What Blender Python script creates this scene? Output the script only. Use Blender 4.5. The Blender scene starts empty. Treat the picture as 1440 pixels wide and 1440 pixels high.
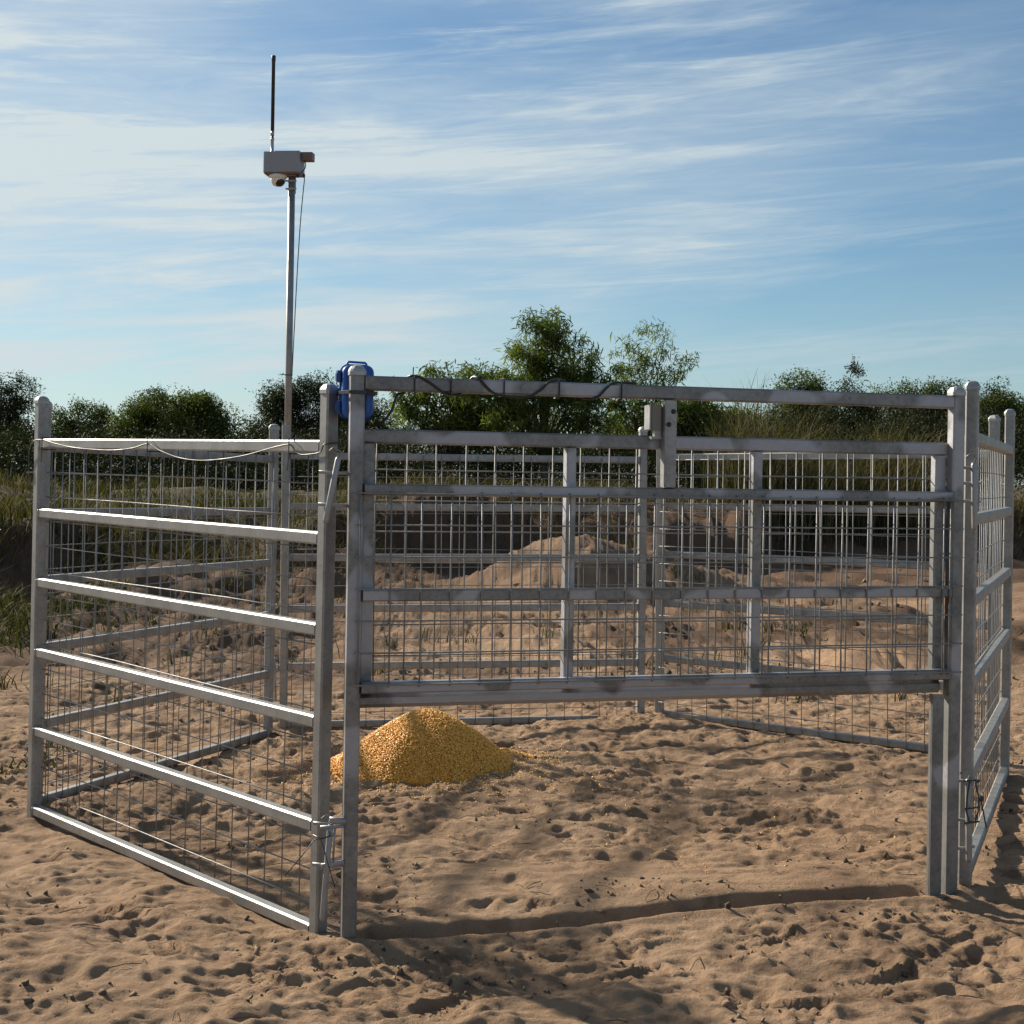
import bpy, math, random
import numpy as np
from mathutils import Vector, Matrix

random.seed(7)
rng = np.random.default_rng(7)
S = bpy.context.scene
COL = S.collection
R = math.radians

# ------------------------------------------------------------------ camera
F = 2156.0 / 1440.0
EYE = 1.6
cam_d = bpy.data.cameras.new('camera')
cam = bpy.data.objects.new('camera', cam_d)
COL.objects.link(cam)
cam_d.sensor_width = 36.0
cam_d.lens = 36.0 * F
cam_d.shift_y = -(720 - 669.3) / 1440.0
cam_d.clip_end = 5000
cam.matrix_world = Matrix.Translation((0, 0, EYE)) @ Matrix.Rotation(R(90), 4, 'X') @ Matrix.Rotation(0.01605, 4, 'Z')
S.camera = cam

# ------------------------------------------------------------------ world, sun, exposure
SUN_EL = R(28)
SUN_TO = Vector((-0.75 * math.cos(SUN_EL), 0.66 * math.cos(SUN_EL), math.sin(SUN_EL))).normalized()
world = bpy.data.worlds.new('World')
S.world = world
world.use_nodes = True
wn = world.node_tree.nodes
wl = world.node_tree.links
wn.clear()


def wnode(t, **kw):
    n = wn.new(t)
    for k, v in kw.items():
        setattr(n, k, v)
    return n


def wmath(op, a, b=None, clamp=False):
    n = wnode('ShaderNodeMath', operation=op, use_clamp=clamp)
    for i, v in enumerate((a, b)):
        if v is None:
            continue
        if isinstance(v, (int, float)):
            n.inputs[i].default_value = v
        else:
            wl.new(v, n.inputs[i])
    return n.outputs[0]


w_out = wnode('ShaderNodeOutputWorld')
w_bg = wnode('ShaderNodeBackground')
w_sky = wnode('ShaderNodeTexSky', sky_type='NISHITA')
w_sky.sun_disc = False
w_sky.sun_elevation = SUN_EL
w_sky.sun_rotation = R(-48.7)
w_sky.altitude = 50
w_sky.air_density = 1.0
w_sky.dust_density = 0.25
w_sky.ozone_density = 2.6
w_tc = wnode('ShaderNodeTexCoord')
w_sep = wnode('ShaderNodeSeparateXYZ')
wl.new(w_tc.outputs['Generated'], w_sep.inputs[0])
zz = wmath('SUBTRACT', w_sep.outputs[2], wmath('MULTIPLY', w_sep.outputs[0], 0.075))
def wvec(kx, ky, kz, off):
    c = wnode('ShaderNodeCombineXYZ')
    wl.new(wmath('ADD', wmath('MULTIPLY', w_sep.outputs[0], kx), off[0]), c.inputs[0])
    wl.new(wmath('ADD', wmath('MULTIPLY', w_sep.outputs[1], ky), off[1]), c.inputs[1])
    wl.new(wmath('ADD', wmath('MULTIPLY', zz, kz), off[2]), c.inputs[2])
    return c.outputs[0]


def wnoise(vec, scale, detail, rough, dist):
    n = wnode('ShaderNodeTexNoise')
    n.inputs['Scale'].default_value = scale
    n.inputs['Detail'].default_value = detail
    n.inputs['Roughness'].default_value = rough
    n.inputs['Distortion'].default_value = dist
    wl.new(vec, n.inputs['Vector'])
    return n.outputs['Fac']


def wramp(v, lo, hi):
    n = wnode('ShaderNodeMapRange', interpolation_type='SMOOTHSTEP')
    wl.new(v, n.inputs['Value'])
    n.inputs['From Min'].default_value = lo
    n.inputs['From Max'].default_value = hi
    return n.outputs[0]


streak = wramp(wnoise(wvec(1.7, 1.7, 17, (3.1, 1.7, 3.3)), 1.7, 10, 0.60, 0.45), 0.46, 0.74)
wisps = wramp(wnoise(wvec(2.4, 2.4, 34, (8.2, 4.4, 2.7)), 1.6, 12, 0.66, 0.8), 0.48, 0.78)
veil = wramp(wnoise(wvec(1.3, 1.3, 6.5, (7.4, 2.2, 1.9)), 1.0, 5, 0.5, 0.2), 0.36, 0.66)
fine = wnoise(wvec(5.0, 5.0, 42, (1.0, 5.0, 2.0)), 2.2, 10, 0.64, 1.6)
# cirrus scatters forward: thicker and brighter looking towards the sun side
w_dot = wnode('ShaderNodeVectorMath', operation='DOT_PRODUCT')
wl.new(w_tc.outputs['Generated'], w_dot.inputs[0])
w_dot.inputs[1].default_value = SUN_TO
sunside = wramp(w_dot.outputs['Value'], 0.25, 0.98)
dens = wmath('ADD', wmath('ADD', wmath('MULTIPLY', streak, 0.68), wmath('MULTIPLY', wisps, 0.50)), wmath('ADD', wmath('MULTIPLY', veil, 0.42), wmath('MULTIPLY', sunside, 0.07)))
dens = wmath('MULTIPLY', dens, wmath('ADD', wmath('MULTIPLY', fine, 1.1), 0.42))
dens = wmath('MULTIPLY', dens, wmath('ADD', wmath('MULTIPLY', sunside, 1.15), 0.55), clamp=True)
cl_col = wnode('ShaderNodeMix', data_type='RGBA')
cl_col.inputs['A'].default_value = (5.9, 7.1, 7.8, 1)
cl_col.inputs['B'].default_value = (7.6, 8.6, 8.9, 1)
wl.new(sunside, cl_col.inputs['Factor'])
w_mix = wnode('ShaderNodeMix', data_type='RGBA')
wl.new(dens, w_mix.inputs['Factor'])
w_tint = wnode('ShaderNodeMix', data_type='RGBA', blend_type='MULTIPLY')
w_tint.inputs['Factor'].default_value = 1.0
w_tint.inputs['B'].default_value = (0.77, 0.975, 1.07, 1)
wl.new(w_sky.outputs[0], w_tint.inputs['A'])
wl.new(w_tint.outputs['Result'], w_mix.inputs['A'])
wl.new(cl_col.outputs['Result'], w_mix.inputs['B'])
wl.new(w_mix.outputs['Result'], w_bg.inputs['Color'])
w_bg.inputs['Strength'].default_value = 0.052
wl.new(w_bg.outputs[0], w_out.inputs[0])

sun_d = bpy.data.lights.new('sun', 'SUN')
sun_d.energy = 5.0
sun_d.angle = R(1.7)
sun_d.color = (1.0, 0.90, 0.74)
sun = bpy.data.objects.new('sun', sun_d)
COL.objects.link(sun)
sun.rotation_euler = SUN_TO.to_track_quat('Z', 'Y').to_euler()

S.view_settings.view_transform = 'Standard'
S.view_settings.look = 'None'
S.view_settings.gamma = 1
S.view_settings.use_curve_mapping = False
S.view_settings.exposure = 0.74
S.render.engine = 'CYCLES'


# ------------------------------------------------------------------ materials
class NT:
    """tiny node-building helper for one material"""

    def __init__(self, name):
        self.m = bpy.data.materials.new(name)
        self.m.use_nodes = True
        self.t = self.m.node_tree
        self.b = self.t.nodes['Principled BSDF']
        self.tc = self.t.nodes.new('ShaderNodeTexCoord')

    def node(self, t, **kw):
        n = self.t.nodes.new(t)
        for k, v in kw.items():
            setattr(n, k, v)
        return n

    def link(self, a, b):
        self.t.links.new(a, b)

    def noise(self, scale, detail=4, rough=0.55, dist=0.0, stretch=None, coord='Object'):
        n = self.node('ShaderNodeTexNoise')
        n.inputs['Scale'].default_value = scale
        n.inputs['Detail'].default_value = detail
        n.inputs['Roughness'].default_value = rough
        n.inputs['Distortion'].default_value = dist
        src = self.tc.outputs[coord]
        if stretch:
            mp = self.node('ShaderNodeMapping')
            mp.inputs['Scale'].default_value = stretch
            self.link(src, mp.inputs[0])
            src = mp.outputs[0]
        self.link(src, n.inputs['Vector'])
        return n.outputs['Fac']

    def rng(self, v, lo, hi, a=0.0, b=1.0, smooth=True):
        n = self.node('ShaderNodeMapRange', interpolation_type='SMOOTHSTEP' if smooth else 'LINEAR')
        self.link(v, n.inputs['Value'])
        for k, x in (('From Min', lo), ('From Max', hi), ('To Min', a), ('To Max', b)):
            n.inputs[k].default_value = x
        return n.outputs[0]

    def mix(self, f, a, b, mode='MIX'):
        n = self.node('ShaderNodeMix', data_type='RGBA', blend_type=mode)
        if isinstance(f, (int, float)):
            n.inputs['Factor'].default_value = f
        else:
            self.link(f, n.inputs['Factor'])
        for k, v in (('A', a), ('B', b)):
            if isinstance(v, tuple):
                n.inputs[k].default_value = (*v, 1)
            else:
                self.link(v, n.inputs[k])
        return n.outputs['Result']

    def math(self, op, a, b):
        n = self.node('ShaderNodeMath', operation=op)
        for i, v in enumerate((a, b)):
            if isinstance(v, (int, float)):
                n.inputs[i].default_value = v
            else:
                self.link(v, n.inputs[i])
        return n.outputs[0]

    def bump(self, h, strength, dist):
        n = self.node('ShaderNodeBump')
        n.inputs['Strength'].default_value = strength
        n.inputs['Distance'].default_value = dist
        self.link(h, n.inputs['Height'])
        self.link(n.outputs[0], self.b.inputs['Normal'])

    def set(self, color=None, rough=None, metal=None, **kw):
        for k, v in (('Base Color', color), ('Roughness', rough), ('Metallic', metal)):
            if v is None:
                continue
            if isinstance(v, tuple):
                self.b.inputs[k].default_value = (*v, 1)
            elif isinstance(v, (int, float)):
                self.b.inputs[k].default_value = v
            else:
                self.link(v, self.b.inputs[k])
        return self


def plain(name, col, rough=0.5, metal=0.0, var=0.25, scale=14):
    n = NT(name)
    f = n.noise(scale, 5)
    d = tuple(c * (1 - var) for c in col)
    u = tuple(min(1, c * (1 + var)) for c in col)
    n.set(color=n.mix(f, d, u), rough=n.rng(f, 0.3, 0.7, max(0.02, rough - 0.08), rough + 0.08), metal=metal)
    return n.m


def galv_mat(name, dark, light, patch=None, streak=0.5):
    n = NT(name)
    sp = n.node('ShaderNodeTexVoronoi')
    sp.inputs['Scale'].default_value = 75
    n.link(n.tc.outputs['Object'], sp.inputs['Vector'])
    a = n.noise(7, 6, 0.6)
    b = n.noise(60, 5, 0.7)
    c = n.mix(n.rng(a, 0.3, 0.7), dark, light)
    c = n.mix(n.math('MULTIPLY', sp.outputs['Distance'], 0.35), c, light)
    c = n.mix(n.rng(b, 0.45, 0.8, 0, streak), c, tuple(x * 0.7 for x in dark))
    if patch:
        pz = n.noise(3.3, 2, 0.35, 0.4)
        c = n.mix(n.rng(pz, 0.50, 0.555), c, patch)
    dirt = n.noise(22, 6, 0.7)
    c = n.mix(n.rng(dirt, 0.64, 0.82, 0, 0.22), c, (0.16, 0.125, 0.09))
    # dried mud splashed on the lowest part of the uprights
    if name in ('galvanised_steel', 'weathered_galvanised_steel'):
        sp_ = n.node('ShaderNodeSeparateXYZ')
        n.link(n.tc.outputs['Object'], sp_.inputs[0])
        hgt = n.math('ADD', sp_.outputs[2], n.math('MULTIPLY', dirt, -0.22))
        c = n.mix(n.rng(hgt, -0.08, -0.15, 0, 0.8), c, (0.22, 0.15, 0.095))
    n.set(color=c, rough=n.rng(b, 0.3, 0.7, 0.45, 0.62), metal=0.12 if name == 'galvanised_wire' else 0.75)
    n.bump(b, 0.12, 0.002)
    return n.m


M = {}
M['galv'] = galv_mat('galvanised_steel', (0.235, 0.233, 0.227), (0.35, 0.348, 0.34))
M['gate'] = galv_mat('weathered_galvanised_steel', (0.165, 0.164, 0.163), (0.26, 0.259, 0.257), patch=(0.36, 0.36, 0.385), streak=0.7)
M['wire'] = galv_mat('galvanised_wire', (0.16, 0.16, 0.158), (0.26, 0.26, 0.255), streak=0.3)
M['cap'] = galv_mat('cast_alloy_cap', (0.30, 0.30, 0.296), (0.42, 0.42, 0.412))
M['black'] = plain('black_rubber', (0.012, 0.012, 0.013), 0.35)
M['rope'] = plain('dark_rope', (0.045, 0.046, 0.05), 0.6)
M['blackplastic'] = plain('black_plastic', (0.010, 0.011, 0.014), 0.4)
M['blue'] = plain('blue_plastic', (0.012, 0.085, 0.34), 0.38, 0, 0.2, 9)
def scuffed(name, col, pale):
    n = NT(name)
    a, c = n.noise(5, 6, 0.65), n.noise(38, 8, 0.75, 0.6, (1, 1, 0.35))
    k = n.mix(n.rng(a, 0.3, 0.7), tuple(x * 0.75 for x in col), col)
    k = n.mix(n.rng(c, 0.60, 0.76, 0, 0.55), k, pale)
    n.set(color=k, rough=n.rng(c, 0.35, 0.7, 0.30, 0.60))
    n.bump(c, 0.15, 0.002)
    return n.m


M['blue'] = scuffed('scuffed_blue_plastic', (0.014, 0.115, 0.46), (0.10, 0.20, 0.42))
M['bluedark'] = plain('dark_blue_plastic', (0.008, 0.045, 0.20), 0.4)
M['whitebox'] = plain('grey_white_plastic', (0.25, 0.265, 0.29), 0.5, 0, 0.08)
M['whitep'] = plain('white_plastic', (0.7, 0.69, 0.65), 0.4, 0, 0.06)
M['brown'] = plain('brown_plastic', (0.17, 0.105, 0.075), 0.5)
M['tan'] = plain('tan_cast_metal', (0.17, 0.16, 0.135), 0.5, 0.2)
M['steel'] = plain('bright_zinc', (0.30, 0.30, 0.30), 0.42, 0.4)
M['cablegrey'] = plain('grey_cable_sheath', (0.045, 0.046, 0.047), 0.5)
M['dome'] = plain('smoked_dome', (0.008, 0.008, 0.009), 0.08, 0, 0.1)


def leaf_mat(name, c0, c1, c2, trans=0.35):
    n = NT(name)
    at = n.node('ShaderNodeAttribute', attribute_name='tint')
    f = at.outputs['Fac']
    c = n.mix(n.rng(f, 0.0, 0.5, 0, 1, False), c0, c1)
    c = n.mix(n.rng(f, 0.5, 1.0, 0, 1, False), c, c2)
    n.set(color=c, rough=0.7)
    n.b.inputs['Specular IOR Level'].default_value = 0.12
    tr = n.node('ShaderNodeBsdfTranslucent')
    c2n = n.mix(1.0, c, (1.0, 1.25, 0.55), 'MULTIPLY')
    n.link(c2n, tr.inputs['Color'])
    mx = n.node('ShaderNodeMixShader')
    mx.inputs[0].default_value = trans
    n.link(n.b.outputs[0], mx.inputs[1])
    n.link(tr.outputs[0], mx.inputs[2])
    n.link(mx.outputs[0], n.t.nodes['Material Output'].inputs['Surface'])
    return n.m


M['leaf_acacia'] = leaf_mat('acacia_leaf', (0.040, 0.056, 0.017), (0.095, 0.115, 0.030), (0.20, 0.21, 0.065), 0.45)
M['leaf_gum'] = leaf_mat('gum_leaf', (0.019, 0.025, 0.011), (0.036, 0.042, 0.018), (0.075, 0.078, 0.035), 0.24)
M['leaf_dense'] = leaf_mat('dense_leaf', (0.022, 0.033, 0.008), (0.062, 0.075, 0.015), (0.135, 0.140, 0.032), 0.38)
M['leaf_scrub'] = leaf_mat('scrub_leaf', (0.011, 0.014, 0.006), (0.022, 0.025, 0.010), (0.050, 0.049, 0.021), 0.18)
M['grass_dry'] = leaf_mat('dry_grass_blade', (0.058, 0.042, 0.022), (0.115, 0.082, 0.041), (0.24, 0.18, 0.095), 0.22)
M['grass_green'] = leaf_mat('green_grass_blade', (0.027, 0.029, 0.011), (0.050, 0.048, 0.018), (0.125, 0.096, 0.043), 0.25)
M['bark'] = plain('bark', (0.085, 0.062, 0.045), 0.9, 0, 0.4, 8)


def corn_mat():
    n = NT('corn_kernel')
    at = n.node('ShaderNodeAttribute', attribute_name='tint')
    c = n.mix(at.outputs['Fac'], (0.70, 0.300, 0.036), (0.94, 0.555, 0.125))
    n.set(color=c, rough=0.42)
    return n.m


M['corn'] = corn_mat()


def clod_mat():
    n = NT('damp_soil_clod')
    at = n.node('ShaderNodeAttribute', attribute_name='tint')
    n.set(color=n.mix(at.outputs['Fac'], (0.060, 0.042, 0.030), (0.24, 0.165, 0.105)), rough=0.95)
    return n.m


M['clod'] = clod_mat()


def ground_mat():
    n = NT('sandy_ground')
    at = n.node('ShaderNodeAttribute', attribute_name='zone')     # 0 sand, 1 red brown soil, 2 litter under grass
    z = at.outputs['Fac']
    dm = n.node('ShaderNodeAttribute', attribute_name='damp').outputs['Fac']
    big = n.noise(1.1, 5, 0.6)
    mid = n.noise(9, 6, 0.62)
    fin = n.noise(62, 8, 0.74)
    grit = n.noise(260, 4, 0.7)
    sand = n.mix(n.rng(big, 0.3, 0.7), (0.325, 0.210, 0.130), (0.405, 0.274, 0.178))
    sand = n.mix(n.rng(mid, 0.42, 0.72), sand, (0.285, 0.180, 0.110))
    sand = n.mix(n.rng(fin, 0.58, 0.78, 0, 0.6), sand, (0.15, 0.095, 0.060))
    sand = n.mix(n.rng(grit, 0.6, 0.75, 0, 0.45), sand, (0.52, 0.38, 0.25))
    sand = n.mix(n.rng(grit, 0.38, 0.27, 0, 0.5), sand, (0.12, 0.08, 0.055))
    sand = n.mix(n.math('MULTIPLY', dm, n.rng(mid, 0.25, 0.6, 0.5, 1)), sand, (0.15, 0.096, 0.064))
    soil = n.mix(mid, (0.055, 0.032, 0.021), (0.15, 0.090, 0.056))
    soil = n.mix(n.rng(fin, 0.5, 0.75), soil, (0.045, 0.028, 0.02))
    lit = n.mix(mid, (0.05, 0.042, 0.022), (0.10, 0.078, 0.042))
    c = n.mix(n.rng(z, 0, 1, 0, 1, False), sand, soil)
    c = n.mix(n.rng(z, 1, 2, 0, 1, False), c, lit)
    n.set(color=c, rough=0.95)
    n.b.inputs['Specular IOR Level'].default_value = 0.15
    h = n.math('ADD', n.math('MULTIPLY', mid, 0.6), n.math('ADD', n.math('MULTIPLY', fin, 0.55), n.math('MULTIPLY', grit, 0.10)))
    n.bump(h, 0.9, 0.04)
    return n.m


M['ground'] = ground_mat()


# ------------------------------------------------------------------ mesh helpers
class MB:
    """collects shapes, builds ONE mesh"""

    def __init__(self):
        self.v, self.f = [], []

    def add(self, vs, fs):
        o = len(self.v)
        self.v += [tuple(p) for p in vs]
        self.f += [tuple(i + o for i in f) for f in fs]

    def rings(self, rings, cap=True):
        n = len(rings[0])
        vs = [p for r in rings for p in r]
        fs = []
        for k in range(len(rings) - 1):
            for i in range(n):
                j = (i + 1) % n
                fs.append((k * n + i, k * n + j, (k + 1) * n + j, (k + 1) * n + i))
        if cap:
            fs.append(tuple(range(n - 1, -1, -1)))
            fs.append(tuple(range((len(rings) - 1) * n, len(rings) * n)))
        self.add(vs, fs)

    def bar(self, p0, p1, w, h, ch=0.006, up=(0, 0, 1)):
        """rectangular hollow section with chamfered corners; w sideways, h along up"""
        p0, p1 = Vector(p0), Vector(p1)
        d = (p1 - p0).normalized()
        up = Vector(up)
        s = d.cross(up).normalized()
        u = s.cross(d).normalized()
        a, b = w / 2, h / 2
        pts = [(a - ch, -b), (a, -b + ch), (a, b - ch), (a - ch, b), (-a + ch, b), (-a, b - ch), (-a, -b + ch), (-a + ch, -b)]
        self.rings([[p + s * x + u * y for x, y in pts] for p in (p0, p1)])

    def tube(self, pts, r, n=8, cap=True):
        pts = [Vector(p) for p in pts]
        rs = r if isinstance(r, (list, tuple)) else [r] * len(pts)
        rings = []
        prev = None
        for i, p in enumerate(pts):
            d = (pts[min(i + 1, len(pts) - 1)] - pts[max(i - 1, 0)]).normalized()
            a = Vector((0, 0, 1)) if abs(d.z) < 0.9 else Vector((1, 0, 0))
            if prev is not None:
                a = prev
            s = d.cross(a)
            if s.length < 1e-5:
                s = d.cross(Vector((0, 1, 0)))
            s.normalize()
            u = s.cross(d).normalized()
            prev = u
            rings.append([p + (s * math.cos(2 * math.pi * k / n) + u * math.sin(2 * math.pi * k / n)) * rs[i] for k in range(n)])
        self.rings(rings, cap)

    def box(self, c, s, ch=0.004):
        c = Vector(c)
        self.bar(c - Vector((0, 0, s[2] / 2)), c + Vector((0, 0, s[2] / 2)), s[0], s[1], ch, up=(0, 1, 0))

    def lathe(self, c, prof, n=16, ax=(0, 0, 1)):
        c = Vector(c)
        q = Vector(ax).to_track_quat('Z', 'Y')
        self.rings([[c + q @ Vector((r * math.cos(2 * math.pi * k / n), r * math.sin(2 * math.pi * k / n), z)) for k in range(n)] for r, z in prof])

    def build(self, name, mat, parent=None, smooth=False):
        me = bpy.data.meshes.new(name)
        me.from_pydata([tuple(v) for v in self.v], [], self.f)
        me.materials.append(mat)
        if smooth:
            me.polygons.foreach_set('use_smooth', [True] * len(me.polygons))
        o = bpy.data.objects.new(name, me)
        COL.objects.link(o)
        if parent:
            o.parent = parent
        return o


def np_mesh(name, verts, faces, mat, parent=None, attrs=None, smooth=False):
    """verts (n,3), faces (m,k) arrays"""
    verts = np.asarray(verts, np.float32)
    faces = np.asarray(faces, np.int32)
    k = faces.shape[1]
    me = bpy.data.meshes.new(name)
    me.vertices.add(len(verts))
    me.vertices.foreach_set('co', verts.ravel())
    me.loops.add(faces.size)
    me.loops.foreach_set('vertex_index', faces.ravel())
    me.polygons.add(len(faces))
    me.polygons.foreach_set('loop_start', np.arange(0, faces.size, k, dtype=np.int32))
    if smooth:
        me.polygons.foreach_set('use_smooth', np.ones(len(faces), bool))
    me.update(calc_edges=True)
    for a, val in (attrs or {}).items():
        at = me.attributes.new(a, 'FLOAT', 'POINT')
        at.data.foreach_set('value', np.asarray(val, np.float32))
    me.materials.append(mat)
    o = bpy.data.objects.new(name, me)
    COL.objects.link(o)
    if parent:
        o.parent = parent
    return o


def tag(o, label=None, cat=None, group=None, kind=None):
    if label:
        o['label'] = label
    if cat:
        o['category'] = cat
    if group:
        o['group'] = group
    if kind:
        o['kind'] = kind
    return o


def empty(name, loc, rot=(0, 0, 0)):
    o = bpy.data.objects.new(name, None)
    COL.objects.link(o)
    o.location = loc
    o.rotation_euler = rot
    o.empty_display_size = 0.1
    return o


def children(o):
    return [c for c in COL.objects if c.parent == o]


def copy_tree(o, parent=None):
    c = o.copy()
    COL.objects.link(c)
    if parent:
        c.parent = parent
    for ch in children(o):
        copy_tree(ch, c)
    return c


# ------------------------------------------------------------------ noise on arrays
class VN:
    def __init__(self, seed, n=256):
        self.g = np.random.default_rng(seed).random((n, n)).astype(np.float32)
        self.n = n

    def __call__(self, x, y):
        xi = np.floor(x).astype(np.int64)
        yi = np.floor(y).astype(np.int64)
        fx, fy = x - xi, y - yi
        fx = fx * fx * fx * (fx * (fx * 6 - 15) + 10)
        fy = fy * fy * fy * (fy * (fy * 6 - 15) + 10)
        n, g = self.n, self.g
        a = g[xi % n, yi % n]
        b = g[(xi + 1) % n, yi % n]
        c = g[xi % n, (yi + 1) % n]
        d = g[(xi + 1) % n, (yi + 1) % n]
        return (a * (1 - fx) + b * fx) * (1 - fy) + (c * (1 - fx) + d * fx) * fy - 0.5


def fbm(x, y, seed, oct=4, gain=0.5):
    s, a = 0, 1.0
    for o in range(oct):
        s = s + a * VN(seed + o)(x * 2 ** o + 17.3 * o, y * 2 ** o + 9.1 * o)
        a *= gain
    return s


def sstep(x, a, b):
    t = np.clip((x - a) / (b - a), 0, 1)
    return t * t * (3 - 2 * t)


# ------------------------------------------------------------------ layout of the pen (metres, from the calibrated view)
L = 2.331
PB, PA = (-0.656, 5.383, -0.035), (-2.199, 7.130, -0.012)
PA2, PC = (-2.250, 7.325, -0.020), (-1.491, 9.535, -0.048)
PD, PE = (-1.418, 9.668, -0.022), (0.874, 10.111, -0.009)
PF, PG = (1.005, 10.186, 0.012), (2.722, 8.620, 0.039)
PI_, PH = (2.642, 8.150, 0.050), (1.790, 5.978, 0.052)
GL, GR = (-0.537, 5.263, 0.0), (1.709, 5.911, 0.0)
GATE_A = math.atan2(GR[1] - GL[1], GR[0] - GL[0])
GATE_L = math.hypot(GR[0] - GL[0], GR[1] - GL[1])
PILE = (-0.44, 8.40)
ctrl = np.array([PB, PA, PA2, PC, PD, (0.874, 10.111, 0.012), PF, PG, PI_, (1.790, 5.978, 0.02), GL, GR, (0.5, 7.5, 0), (0, 4, -0.02), (-4, 8, -0.02), (5, 8, 0.05)])


def foot_line(x):
    """distance at which the earth bank starts"""
    return 24.0 + np.where(x < 0, 0.95, 0.55) * np.clip(x, -8, 12)


def base_height(x, y):
    num = 0
    den = 0
    for cx, cy, cz in ctrl:
        w = 1.0 / ((x - cx) ** 2 + (y - cy) ** 2 + 0.15) ** 1.5
        num = num + w * cz
        den = den + w
    z = num / den * sstep(y, 40, 14)
    fl = foot_line(x) + 2.6 * fbm(x * 0.33, y * 0.0 + 3, 40, 3) + 0.9 * fbm(x * 1.5, y * 0.6, 44, 3)
    t = sstep(y, fl, fl + np.clip(2.4 + 1.2 * np.sin(x * 0.9) + 4.0 * fbm(x * 0.5, y * 0.25, 46, 3), 0.5, 6))
    bank = (1.05 + 0.5 * fbm(x * 0.25, y * 0.12, 50, 3)) * t
    rise = 0.35 * sstep(y, fl - 7, fl + 0.5) * (0.6 + 1.2 * fbm(x * 0.5, y * 0.5, 60, 3))
    # pushed-up sand mound behind the pen
    dx = x - 0.62
    mound = 0.74 * np.exp(-(dx / np.where(dx < 0, 0.80, 1.5)) ** 2 - ((y - 19.6) / 1.3) ** 2) * (1 + 0.45 * fbm(x * 1.1, y * 1.0, 70, 3, 0.42))
    return z + bank + rise * (1 - t) + mound


def ground_z(x, y):
    return float(base_height(np.array([float(x)]), np.array([float(y)]))[0])


# ------------------------------------------------------------------ ground sheet
def grow(lo, hi, rel):
    out = [lo]
    while out[-1] < hi:
        out.append(out[-1] + rel * out[-1])
    return out


ys = grow(3.3, 12.5, 0.0021)
ys += grow(ys[-1] * 1.004, 34, 0.0075)
ys += grow(ys[-1] * 1.03, 900, 0.06)
ys = [-60, -25, -10, -4, 0, 1.5, 2.5, 3.0] + ys
xs = list(np.arange(-2.9, 3.3, 0.0115))
step = 0.0115
while xs[-1] < 500:
    step *= 1.045
    xs.append(xs[-1] + step)
step = 0.0115
while xs[0] > -500:
    step *= 1.045
    xs.insert(0, xs[0] - step)
xs = np.array(xs)
ys = np.array(ys)
GX, GY = np.meshgrid(xs, ys)
GX = GX.astype(np.float64)
GZ = base_height(GX, GY)
near = sstep(GY, 26, 18) * sstep(np.abs(GX), 16, 9)
wx = GX + 0.10 * fbm(GX * 2.2, GY * 2.2, 11, 3)
wy = GY + 0.10 * fbm(GX * 2.2, GY * 2.2, 21, 3)
calm = np.ones_like(GX)
# the smooth strip of sand at the doorway
ca, sa = math.cos(GATE_A), math.sin(GATE_A)
gs = (GX - GL[0]) * ca + (GY - GL[1]) * sa
gn = -(GX - GL[0]) * sa + (GY - GL[1]) * ca          # > 0 inside the pen
inside = np.exp(-((gs - 1.25) / 1.0) ** 4 - ((gn - 0.45) / 0.45) ** 4)
calm -= 0.55 * inside
und = fbm(wx * 1.0, wy * 1.3, 31, 3, 0.5) * 0.065
lump = fbm(wx * 2.4, wy * 4.4, 36, 5, 0.60) * 0.040
rid = np.abs(fbm(wx * 2.6, wy * 4.2, 81, 3, 0.5))
rid2 = np.abs(fbm(wx * 6.5, wy * 8.5, 91, 3, 0.5))
D = und + calm * (lump + 0.040 * (0.22 - rid) + 0.032 * (0.2 - rid2))
rough_z = sstep(fbm(wx * 1.5, wy * 1.8, 99, 3), -0.02, 0.28)
D += fbm(wx * 19, wy * 24, 95, 3, 0.6) * 0.008 * (0.45 + calm * 0.55) * (0.5 + 2.0 * rough_z)
D += calm * 0.016 * fbm(wx * 7.5 + 3, wy * 12.5, 98, 3, 0.55)
D += np.abs(fbm(GX * 34, GY * 40, 97, 2, 0.6)) * 0.010 * rough_z * calm
damp = np.clip(sstep(fbm(wx * 1.7, wy * 2.1, 140, 4), 0.12, 0.42) * 0.55, 0, 1)
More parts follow.
